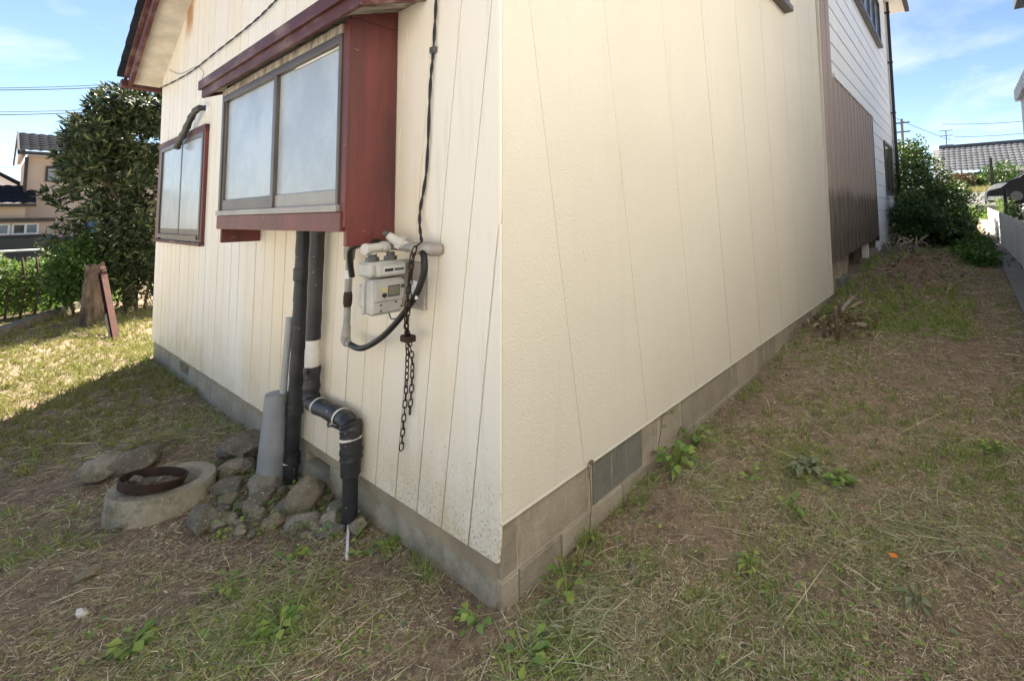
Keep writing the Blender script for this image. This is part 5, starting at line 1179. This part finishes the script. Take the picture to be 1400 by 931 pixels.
# raised pad carrying the van (parking)
mb = MB(); mb.box(VX - 1.2, VX + 3, y0 - 6.5, y0 + .4, g(VX + 1.5, -4) - .9, H_ - .001); obj('parking_pad', mb, 'path_concrete', kind='structure')
# white car bonnet beside it
cw = on(1392, 293, 1, -3.4); WC = thing('white_car', 'white car bonnet at right edge in front of black van', 'car', (cw.x + .5, -4, cw.z - .7))
prof = [(0, .12), (-.03, .5), (.12, .68), (.55, .80), (1.1, .92), (1.7, 1.35), (2.6, 1.42), (3.4, 1.2), (3.9, .85), (3.95, .2)]
cx0 = 15.9; cy0 = on(1379, 290, 0, cx0).y; cz0 = on(1385, 282, 0, cx0).z - .80
mb = MB(); mb.prism([(cx0, cy0 - a, cz0 + b) for a, b in prof], (1.6, 0, 0)); obj('body', mb, 'car_white', WC, bev=.08)
mb = MB(); mb.prism([(cx0 - .008, cy0 - a, cz0 + b) for a, b in ((1.3, .92), (1.75, 1.28), (2.55, 1.34), (3.2, 1.1), (3.2, .92))], (.03, 0, 0)); obj('side_window', mb, 'car_glass', WC)
for dy in (.8, 3.1):
    wn = group_empty('wheel', WC); mb = MB(); mb.lathe([(.0, 0), (.28, 0), (.30, .03), (.30, .17), (0, .18)], (cx0 - .01, cy0 - dy, cz0 + .3), 20, axis=(1, 0, 0)); obj('tyre', mb, 'tyre', wn, True)
mb = MB(); mb.box(cx0 - .3, cx0 + 2, cy0 - 4.6, cy0 + .3, g(cx0, -3) - .6, cz0 + .0); obj('parking_pad', mb, 'path_concrete', kind='structure')
# long tiled house across the road
HX = 44.
LHs = thing('long_tiled_house', 'long low house with grey ribbed tile roof across road', 'house', (HX + 3, -5, g(HX, -5)))
ea = on(1300, 236, 0, HX - 1); rdg = on(1285, 204, 0, HX + 3); ea2 = on(1397, 236, 0, HX - 1)
def xroof(parent, nm, y0, y1, x0, z0, x1, z1, m, pitch=.36, amp=.05):
    n_ = int(abs(y1 - y0) / pitch) * 4 + 1; vv = []; ff = []; L = 10
    for j in range(L * 2):
        t = ((j // 2) + (j % 2)) / L
        for i in range(n_):
            y_ = y0 + (y1 - y0) * i / (n_ - 1); h = amp * abs(math.sin(math.pi * i / 4)) + (.04 if j % 2 == 0 else 0); vv.append((x0 + (x1 - x0) * t - h * .4, y_, z0 + (z1 - z0) * t + h))
    for j in range(L * 2 - 1):
        for i in range(n_ - 1): a = j * n_ + i; ff.append((a, a + n_, a + n_ + 1, a + 1))
    mb = MB(); mb.add(vv, ff); return obj(nm, mb, m, parent)
YL = on(1283, 206, 0, HX + 1).y
xroof(LHs, 'main_roof', YL, -15, HX - 1, ea.z, HX + 3, rdg.z, 'grey_tile')
mb = MB(); mb.box(HX + 2.9, HX + 3.2, -15, YL, rdg.z, rdg.z + .25); obj('ridge', mb, 'grey_tile', LHs)
wb = g(HX, -5); mb = MB(); mb.box(HX, HX + 6, -14.5, YL - .4, wb - 1, ea.z - .05); obj('wall', mb, 'tan_wall_low', LHs)
pr = on(1330, 246, 0, HX - 1.5); xroof(LHs, 'porch_roof', on(1322, 246, 0, HX).y, on(1356, 246, 0, HX).y, HX - 1.8, pr.z, HX - .1, pr.z + .6, 'grey_tile')
for px in (1308, 1326, 1344, 1366, 1384):
    q_ = on(px, 250, 0, HX); mb = MB(); mb.box(HX - .05, HX - .004, q_.y - .55, q_.y + .55, wb, wb + 1.5); obj('door_panel', mb, 'window_dark', LHs)
q_ = on(1345, 196, 0, HX + 12); mb = MB(); B2_ = thing('brown_roof_house', 'dark brown flat topped roof behind the long tiled house', 'house', (HX + 14, q_.y - 6, g(HX + 14, -8)))
mb.prism([(HX + 12, q_.y, q_.z - .9), (HX + 12, q_.y - .4, q_.z), (HX + 12, q_.y - 9, q_.z), (HX + 12, q_.y - 9, q_.z - .9)], (5, 0, 0)); obj('roof', mb, 'tan_wall_low', B2_); mb = MB(); mb.box(HX + 12.3, HX + 17, q_.y - 9, q_.y - .4, 2, q_.z - .92); obj('wall', mb, 'off_white', B2_)
q_ = on(1285, 203, 0, HX + 20); mb = MB(); mb.box(HX + 20, HX + 26, q_.y - 1.2, q_.y + .7, 2, q_.z - .1); WBk = obj('white_block', mb, 'off_white', bev=.05); tag(WBk, 'small white building top beyond the grey tile roof', 'building')
# low kerb wall in front of long house
q_ = on(1330, 258, 0, HX - 6); mb = MB(); mb.box(HX - 6, HX - 5.7, -14, 4, q_.z - 1.2, q_.z + .15); tag(obj('low_wall', mb, 'block_a'), 'low grey wall along road before the long house', 'wall')
# verge grass in front
tag(field('verge_grass', HX - 9, HX - 6.2, -9, 2, 3500, .45, .03, 'grass_dry', 18), 'pale verge grass along the road before the low wall', 'grass')
tag(field('yard_weeds', 19, 21.5, -2.3, .5, 1800, .35, .02, 'grass_bright', 19), 'green weeds at the end of alley before paved yard', 'weeds')
# small round tree and shrubs by the long house
for i, (px, py, rw, sdn, lab, m_) in enumerate(((1366, 243, 1.25, 61, 'small tree before the long tiled house near the van', 'bush_leaf'), (1316, 250, .85, 62, 'reddish garden shrub beneath the tiled eave', 'dead_leaf'), (1333, 252, .6, 63, 'small green garden shrub under porch roof', 'hedge_leaf'))):
    c = on(px, py, 0, HX - 4); b0 = Vector((c.x, c.y, g(c.x, c.y))); t = thing('garden_tree' if i == 0 else 'garden_shrub', lab, 'tree' if i == 0 else 'shrub', b0)
    V, Fq = clump(c, (rw, rw, rw * .8), 900, .22, .14, '', '', seed=sdn, inner=.35); nparr('crown', V, Fq, m_, None, t, 3); trunk(t, [([b0 - Vector((0, 0, .2)), b0.lerp(c, .6), c + Vector((0, 0, .2))], .09, .03)])
# pole, antenna, wires at right
q_ = on(1354, 216, 0, HX - 5); mb = MB(); mb.tube([(HX - 5, q_.y, g(HX - 5, q_.y)), (HX - 5, q_.y, q_.z)], .09, 8); tag(obj('lamp_post', mb, 'dark_metal'), 'short dark post before the long tiled house', 'post')
UPb = on(1232.5, 163, 0, 70); UP = thing('utility_pole', 'distant utility pole rising behind the tall shrub', 'utility pole', (70, UPb.y, g(70, UPb.y)))
mb = MB(); mb.tube([(70, UPb.y, 2), (70, UPb.y, UPb.z)], [.22, .15], 8); obj('pole', mb, 'pole_concrete', UP)
for dz in (.6, 1.8): mb = MB(); mb.box(69.9, 70.1, UPb.y - .9, UPb.y + .9, UPb.z - dz, UPb.z - dz + .15); obj('crossarm', mb, 'dark_metal', UP)
an = on(1293, 179, 0, HX + 6); AN = thing('roof_antenna', 'thin television antenna above the grey tile roof', 'antenna', (HX + 6, an.y, an.z - 2.6))
mb = MB(); mb.tube([(HX + 6, an.y, an.z - 3), (HX + 6, an.y, an.z)], .035, 6); obj('mast', mb, 'wire', AN)
for dz in (.0, .45, 1.3): mb = MB(); mb.tube([(HX + 6, an.y - .5, an.z - dz), (HX + 6, an.y + .5, an.z - dz)], .03, 5); obj('antenna_bar', mb, 'wire', AN)
for pa, pb, lab in (((1288, 170), (1420, 164), 'upper faint overhead line at right above tiled roof'), ((1305, 187), (1420, 180), 'lower faint overhead line at right above tiled roof'), ((1200, 150), (1300, 192), 'sloping overhead line beside the distant utility pole')):
    A = on(*pa, 0, 72); B = on(*pb, 0, 72); wire('power_line', A, B, .2, .03, lab)

# ------------------------------------------------------------------ ground litter: hay, grass, leaves (near field)
def scatter(n, rmin, rmax, seed, power=1.0):
    r = np.random.default_rng(seed); u_ = r.random(n); rad = rmin * (rmax / rmin) ** u_ if power == 1 else rmin + (rmax - rmin) * u_ ** power
    th = r.uniform(R(-40), R(133), n)
    x = CAM.x + rad * np.cos(th); y = CAM.y + rad * np.sin(th)
    ok = ~((x > -.02) & (y > -.02) & (y < 6.46) & (x < 15.5)) & (y > -2.25) & ~(((x - RC.x) ** 2 + (y - RC.y) ** 2) < .245 ** 2) & ~((y < -2.04) & (x > 4)) & (x > -1.36)
    return x[ok], y[ok], rad[ok], r
def dens(x, y, s, seed): return vnoise(x * s + 40, y * s + 40, seed, 3)
def hay(name, n, m, seed, Lr, Wr, flat=.12, keep=None, label=None, cat=None, rmax=13, h=.022, rmin=.9, curl=.25):
    x, y, rad, r = scatter(n, rmin, rmax, seed)
    if keep is not None:
        k = keep(x, y, r); x, y, rad = x[k], y[k], rad[k]
    nn_ = len(x); a = r.uniform(0, 2 * np.pi, nn_); P = np.stack([x, y, GZ(x, y) + r.random(nn_) ** 2 * h + .003], 1)
    el = r.normal(size=nn_) * flat + flat * .4; D = np.stack([np.cos(a) * np.cos(el), np.sin(a) * np.cos(el), np.sin(el)], 1)
    sc_ = np.clip(rad / 3.2, 1, 3); L = r.uniform(*Lr, nn_) * (1.3 * r.random(nn_) ** 1.6 + .35) * np.clip(sc_, 1, 1.5); W = r.uniform(*Wr, nn_) * sc_
    b = r.normal(size=(nn_, 3)) * L[:, None] * curl; b[:, 2] = -np.abs(b[:, 2]) * .25
    V, F = blades(P, D, L, W, b); o = nparr(name, V, F, m); tag(o, label, cat); return o
lit = lambda x, y: (x < .2) & (y > 4.6 + .0 * x)
bare = lambda x, y: dens(x, y, .9, 12)
def patch(pts, k_=1.):
    A = [(gp(a, b), r_ * k_) for a, b, r_ in pts]
    def f(x, y):
        o = 0
        for p, r_ in A: o = o + np.exp(-((x - p.x) ** 2 + (y - p.y) ** 2) / (r_ * r_))
        return np.clip(o * (.55 + .9 * dens(x, y, 4.3, 61)), 0, 1)
    return f
BARE = patch([(860, 690, .22), (900, 700, .15), (1010, 565, .32), (1080, 520, .3), (1240, 520, .4), (1170, 600, .25), (30, 670, .35), (60, 820, .12), (610, 890, .25), (660, 800, .12), (980, 740, .14), (520, 770, .14), (420, 730, .12), (1330, 480, .5), (1200, 690, .15), (1340, 860, .1), (760, 780, .12), (1120, 800, .12), (300, 720, .12), (1380, 780, .12), (180, 640, .2), (230, 830, .1)], 1.2)
GREEN = patch([(900, 640, .12), (870, 800, .15), (950, 900, .2), (1100, 870, .15), (1180, 760, .14), (1390, 720, .2), (1330, 560, .25), (700, 880, .2), (500, 880, .15), (250, 880, .15), (30, 760, .2), (200, 800, .12), (100, 600, .3), (260, 560, .3), (1000, 500, .2), (1180, 500, .3), (930, 630, .18), (970, 590, .15), (1100, 640, .16), (1150, 660, .12), (1060, 460, .4), (1140, 430, .6), (340, 850, .18), (420, 860, .15), (250, 760, .12), (770, 890, .2), (1260, 720, .2), (1240, 440, .5), (1040, 770, .14), (560, 830, .16), (120, 720, .15), (640, 760, .12), (1000, 860, .15), (1330, 640, .25), (300, 580, .3), (460, 800, .12), (150, 880, .12)])
mat_ = lambda x, y: .5 * dens(x, y, .9, 12) + .5 * dens(x, y, 3.6, 33)
hay('cut_hay', 540000, 'hay', 1, (.012, .06), (.0009, .0022), .24, lambda x, y, r: r.random(len(x)) < np.clip((mat_(x, y) - .38) * 5.5, .08, 1) * (1 - .93 * BARE(x, y)) * (1 - .9 * np.exp(-(((x - 8.6) / 1.9) ** 2 + ((y + .95) / .6) ** 2))), 'cut dry hay strewn over the bare soil', 'hay')
hay('straw_chips', 200000, 'hay_mixed', 17, (.006, .02), (.0018, .0042), .45, lambda x, y, r: r.random(len(x)) < .25 + .75 * (1 - BARE(x, y)), 'tiny chopped straw and leaf bits over the soil', 'litter', rmax=9, curl=.1)
hay('dead_grass', 70000, 'hay_brown', 2, (.015, .06), (.0012, .003), .2, None, 'brown dead grass bits matted on the soil', 'grass')
hay('cut_grass', 150000, 'grass_grey', 3, (.02, .11), (.0015, .0038), .2, lambda x, y, r: r.random(len(x)) < np.clip((.55 * dens(x, y, 1.2, 15) + .45 * dens(x, y, 3.1, 35) - .48) * 6 + .7 * GREEN(x, y), .05, 1) * (1 - .95 * BARE(x, y)), 'wilted grey green grass cuttings in loose patches', 'grass')
hay('long_straw', 1300, 'hay', 4, (.12, .34), (.0018, .0034), .10, None, 'long pale straw stalks lying over the ground', 'straw', rmax=8, h=.03)
hay('brown_litter', 70000, 'litter', 9, (.02, .09), (.003, .007), .3, lambda x, y, r: np.exp(-(((x - 8.6) / 2.0) ** 2 + ((y + .95) / .6) ** 2)) > r.random(len(x)) * .9 + .08, 'brown leaf litter on the low mound by the alley', 'litter', rmax=14, rmin=6)
def tufts(name, n, m, seed, Lr, W, keep, label, rmax=13, per=7, spread=.35, rmin=.9):
    x, y, rad, r = scatter(n, rmin, rmax, seed); k = keep(x, y, r); x, y, rad = x[k], y[k], rad[k]
    x = np.repeat(x, per); y = np.repeat(y, per); rad = np.repeat(rad, per); nn_ = len(x); x = x + r.normal(size=nn_) * .012; y = y + r.normal(size=nn_) * .012
    ok = ~((x > -.01) & (y > -.01) & (y < 6.46)); x, y, rad = x[ok], y[ok], rad[ok]; nn_ = len(x)
    P = np.stack([x, y, GZ(x, y)], 1); D = unit(np.stack([r.normal(size=nn_) * spread, r.normal(size=nn_) * spread, np.ones(nn_)], 1)); L = r.uniform(*Lr, nn_)
    b = r.normal(size=(nn_, 3)) * L[:, None] * .35; b[:, 2] = -np.abs(b[:, 2]) * .5; sc_ = np.clip(rad / 3.2, 1, 3)
    V, F = blades(P, D, L, W * sc_ * r.uniform(.7, 1.3, nn_), b); o = nparr(name, V, F, m); tag(o, label, 'grass'); return o
tufts('green_grass', 34000, 'grass', 5, (.015, .06), .0027, lambda x, y, r: r.random(len(x)) < np.clip((.6 * dens(x, y, 1.2, 15) + .4 * dens(x, y, 3.1, 35) - .52) * 6 + .9 * GREEN(x, y), .03, .95) * (1 - BARE(x, y)), 'short green grass tufts among the cut hay')
tufts('stubble', 26000, 'grass_dry', 11, (.012, .045), .0022, lambda x, y, r: r.random(len(x)) < np.clip((mat_(x, y) - .42) * 5, .03, .8) * (1 - .9 * BARE(x, y)), 'short yellowing grass stubble between the cut hay', per=4, spread=.6, rmax=9)
def wallstrip(x, y, r):
    return (((np.abs(y) < .10 + .06 * r.random(len(x))) & (x > 0)) | ((np.abs(x) < .10) & (y > 0))) & (dens(x, y, 2.2, 19) > .42)
tufts('wall_grass', 26000, 'grass', 6, (.03, .10), .003, wallstrip, 'green grass growing along the foot of the walls')
tufts('sunlit_grass', 44000, 'grass_sunny', 7, (.03, .10), .0032, lambda x, y, r: (x < 2.5) & (y > 3.2) & (r.random(len(x)) < np.clip((y - 3.2) / 2.5, 0, 1)), 'yellow green sunlit grass beyond the house corner', rmin=4.5, rmax=14)
tufts('mid_grass', 26000, 'grass', 28, (.02, .07), .003, lambda x, y, r: (x > 1.2) & (x < 9) & (y > -2.0) & (r.random(len(x)) < np.clip((.5 * dens(x, y, .9, 45) + .5 * dens(x, y, 3.3, 46) - .46) * 5, .03, .8) * (1 - .9 * BARE(x, y))), 'patchy short green grass along the strip beside the wall', rmin=3, rmax=11)
tufts('alley_grass', 26000, 'grass', 8, (.04, .14), .004, lambda x, y, r: (x > 4.6) & (y > -1.6) & (r.random(len(x)) < np.clip((dens(x, y, .8, 23) - .35) * 2.5, .08, .8) * np.clip(1.15 - 1.1 * np.exp(-(((x - 8.6) / 2.0) ** 2 + ((y + .95) / .6) ** 2)), .1, 1)), 'green grass patches beside the annex base', rmin=5.5, rmax=17)
# big fresh cut heap in lower right foreground
def heap(cx, cy, sx, sy, n, m, seed, label, Lr=(.10, .28), W=.004, hh=.07):
    r = np.random.default_rng(seed); x = cx + r.normal(size=n) * sx; y = cy + r.normal(size=n) * sy; ok = ~((x > -.02) & (y > -.02)); x, y = x[ok], y[ok]; n = len(x)
    q_ = np.exp(-((x - cx) ** 2 / (2 * sx * sx) + (y - cy) ** 2 / (2 * sy * sy))); P = np.stack([x, y, GZ(x, y) + r.random(n) * hh * q_ + .004], 1)
    a = r.uniform(0, 2 * np.pi, n); el = r.normal(size=n) * .18; D = np.stack([np.cos(a) * np.cos(el), np.sin(a) * np.cos(el), np.sin(el)], 1); L = r.uniform(*Lr, n); b = r.normal(size=(n, 3)) * L[:, None] * .3; b[:, 2] = -np.abs(b[:, 2]) * .3
    V, F = blades(P, D, L, W * r.uniform(.5, 1.2, n), b); o = nparr('grass_cuttings', V, F, m); tag(o, label, 'grass'); return o
p = gp(790, 880); heap(p.x, p.y, .17, .13, 800, 'grass_grey', 31, 'heap of long green cuttings by the corner foundation', (.05, .17), .0036, .05)
p = gp(760, 905); heap(p.x, p.y, .12, .10, 420, 'grass', 35, 'fresh green blades on the cuttings heap at the corner', (.04, .16), .0036, .05)
p = gp(1090, 640); heap(p.x, p.y, .16, .12, 260, 'grass', 32, 'thin green cuttings spread in the right middle ground', (.06, .2), .0035, .04)
p = gp(1260, 720); heap(p.x, p.y, .20, .15, 420, 'grass_grey', 33, 'pale green cuttings spread at right foreground', (.06, .22), .0035, .04)
p = gp(370, 860); heap(p.x, p.y, .14, .12, 420, 'grass', 34, 'green cuttings in the lower left foreground grass', (.05, .16), .0035, .04)
# loose leaves on the ground
def looseleaves(name, n, m, seed, Lr, label, keep, rmax=9):
    x, y, rad, r = scatter(n, .9, rmax, seed); k = keep(x, y, r); x, y = x[k], y[k]; nn_ = len(x); P = np.stack([x, y, GZ(x, y) + .012 + r.random(nn_) * .015], 1)
    D = unit(np.stack([r.normal(size=nn_), r.normal(size=nn_), r.normal(size=nn_) * .25], 1)); L = r.uniform(*Lr, nn_); V, F = leaves(P, D, unit(r.normal(size=(nn_, 3)) * .35 + [0, 0, 1]), L, L * r.uniform(.45, .8, nn_)); o = nparr(name, V, F, m, 'stuff', None, 3); tag(o, label, 'leaves')
looseleaves('dead_leaves', 5000, 'dead_leaf', 41, (.012, .035), 'small brown dead leaves scattered over the soil', lambda x, y, r: r.random(len(x)) < .7)
looseleaves('clover_leaves', 22000, 'weed_leaf', 42, (.012, .030), 'small green clover leaves dotted in the grass', lambda x, y, r: r.random(len(x)) < np.clip((dens(x, y, 1.6, 27) - .54) * 4 + .5 * GREEN(x, y), .02, .9))
looseleaves('wilted_leaves', 3500, 'weed_pale', 43, (.015, .045), 'pale wilted weed leaves lying on the hay', lambda x, y, r: r.random(len(x)) < np.clip((dens(x, y, 1.3, 28) - .45) * 3, .05, .8))
r = np.random.default_rng(71); n = 330; q_ = [gp(a, b) for a, b in zip(r.uniform(285, 500, n), r.uniform(625, 745, n))]
q_ = [p for p in q_ if p.x < -.05 and (p.x - RTOP.x) ** 2 + (p.y - RTOP.y) ** 2 > .25 ** 2]; P = np.array([[p.x, p.y, g(p.x, p.y) + .01] for p in q_]); P = np.repeat(P, 3, 0); n = len(P); P = P + r.normal(size=(n, 3)) * [.012, .012, .012] + np.stack([np.zeros(n), np.zeros(n), r.random(n) * .045], 1)
V, F = leaves(P, unit(np.stack([r.normal(size=n), r.normal(size=n), r.normal(size=n) * .4 + .2], 1)), unit(r.normal(size=(n, 3)) * .4 + [0, 0, 1]), r.uniform(.014, .034, n), r.uniform(.010, .022, n)); tag(nparr('rock_weeds', V, F, 'weed_leaf', 'stuff', None, 3), 'small creeping weeds growing between the rubble rocks', 'weeds')
# individual leafy weeds
def weed(px, py, n, L, h, m, label, seed, group=None, W=.7):
    p = gp(px, py); p.z = float(GZ(p.x, p.y)); t = thing('leafy_weed', label, 'weed', p, group); r = np.random.default_rng(seed); mb = MB(); cs = []; ds = []
    for k in range(n):
        a = r.uniform(0, 6.28); rr = r.uniform(.2, 1) * h * .9; e = p + Vector((math.cos(a) * rr, math.sin(a) * rr, h * r.uniform(.4, 1)))
        if e.x > -.02 and e.y > -.02: e.y = -.02 - .03 * r.random() if p.x > p.y else e.y; e.x = e.x if p.x > p.y else -.03
        mb.tube([p, p.lerp(e, .5) + Vector((0, 0, h * .15)), e], .0018, 4); cs.append(np.array(e)); ds.append([math.cos(a), math.sin(a), r.uniform(-.3, .4)])
    obj('stems', mb, m, t); V, F = leaves(np.array(cs), unit(np.array(ds)), unit(r.normal(size=(n, 3)) * .3 + [0, 0, 1]), L * r.uniform(.7, 1.25, n), L * W * r.uniform(.8, 1.1, n)); nparr('foliage', V, F, m, None, t, 3)
WD = [(775, 815, 9, .045, .11, 'weed_leaf', 'bright leafy weed against the near corner blocks', 1), (925, 645, 26, .05, .12, 'weed_leaf', 'bushy green weed at the middle of block foundation', 2), (950, 612, 16, .045, .12, 'weed_leaf', 'green weed climbing the foundation behind the bushy one', 3), (1100, 650, 22, .05, .06, 'weed_pale', 'flattened pale leafed weed in right middle ground', 4), (1150, 660, 20, .045, .05, 'weed_leaf', 'low green weed beside the flattened pale one', 5), (1030, 655, 8, .035, .05, 'weed_leaf', 'yellowish small weed right of foundation weeds', 6), (1085, 700, 9, .035, .06, 'weed_leaf', 'small weed with glossy leaf left of orange flower', 7), (1025, 780, 10, .03, .05, 'weed_leaf', 'upright small weed in lower right foreground', 8), (720, 905, 12, .04, .06, 'weed_leaf', 'leafy weed at bottom edge by the near corner', 9), (455, 600 + 80, 5, .03, .05, 'weed_leaf', 'tiny weed between tan boulder and flat rock', 10), (398, 770, 9, .035, .06, 'weed_leaf', 'yellow green weed in front of rock pile', 11), (175, 890, 18, .04, .05, 'weed_leaf', 'dark round leafed weed at lower left', 12), (310, 810, 12, .03, .06, 'weed_leaf', 'small bright weed left of centre foreground', 13), (385, 870, 22, .035, .06, 'weed_leaf', 'clover like weed patch at lower left centre', 14), (650, 850, 8, .035, .06, 'weed_leaf', 'small weed near left plinth by the corner', 15), (352, 690, 14, .03, .06, 'weed_leaf', 'green weed growing among the mossy rocks', 16), (432, 655 + 40, 8, .025, .05, 'weed_leaf', 'tiny green weed at lower edge of tan boulder', 17), (500, 760, 7, .03, .05, 'weed_leaf', 'small weed right of the white rod', 18), (200, 615, 26, .06, .10, 'grass_dry', 'upright yellow green grass tuft behind the ring', 19), (330, 605 + 20, 10, .03, .05, 'weed_leaf', 'small weed by large rough rock near wall', 20), (1250, 830, 8, .03, .04, 'weed_pale', 'pale wilted weed at lower right', 21), (1360, 620, 14, .04, .05, 'weed_leaf', 'green weed at right edge middle', 22), (560, 730, 6, .03, .04, 'weed_leaf', 'small weed below boards right of the rock pile', 23)]
for q_ in WD: weed(q_[0], q_[1], int(q_[2] * 1.4), q_[3] * 1.25, q_[4], q_[5], q_[6], q_[7], None, .25 if q_[5] == 'grass_dry' else .7)
# vine shoots against the blocks
for i, (pts_, lab) in enumerate((([(803, 752), (808, 700), (806, 650), (803, 635)], 'thin dark vine stem on blocks near the corner'), ([(900, 610), (904, 585), (906, 568), (915, 566)], 'slender leafy vine shoot on the dark middle block'))):
    P = [on(a, b, 1, -.03) for a, b in pts_]; t = thing('vine_shoot', lab, 'vine', P[0]); mb = MB(); mb.tube(smoothpath(P, 5), .0022, 5); obj('stem', mb, 'stump_bark', t)
    cs = np.array([np.array(P[-1]), np.array(P[-2]), np.array(P[1])]); V, F = leaves(cs, unit(np.array([[.6, -.3, .2], [-.5, -.3, .3], [.5, -.4, .2]])), unit(np.array([[0, -1, .6]] * 3)), np.full(3, .04), np.full(3, .022)); nparr('foliage', V, F, 'camellia_leaf' if i else 'dead_leaf', None, t, 3)
# orange flower
p = gp(1222, 770); p.z = float(GZ(p.x, p.y)) + .015; t = thing('orange_flower', 'single orange blossom lying in the hay at right', 'flower', p); r = np.random.default_rng(3)
V, F = leaves(np.repeat(np.array([p]), 9, 0), unit(np.stack([np.cos(np.arange(9) * .7), np.sin(np.arange(9) * .7), np.full(9, .5)], 1)), np.repeat([[0, 0, 1.]], 9, 0), np.full(9, .020), np.full(9, .012)); nparr('petals', V, F, 'orange_petal', None, t, 3)
e_ = gp(1205, 752); mb = MB(); mb.tube([p, p.lerp(e_, .5) + Vector((0, 0, .01)), e_], .002, 5); obj('stem', mb, 'cut_wood', t)
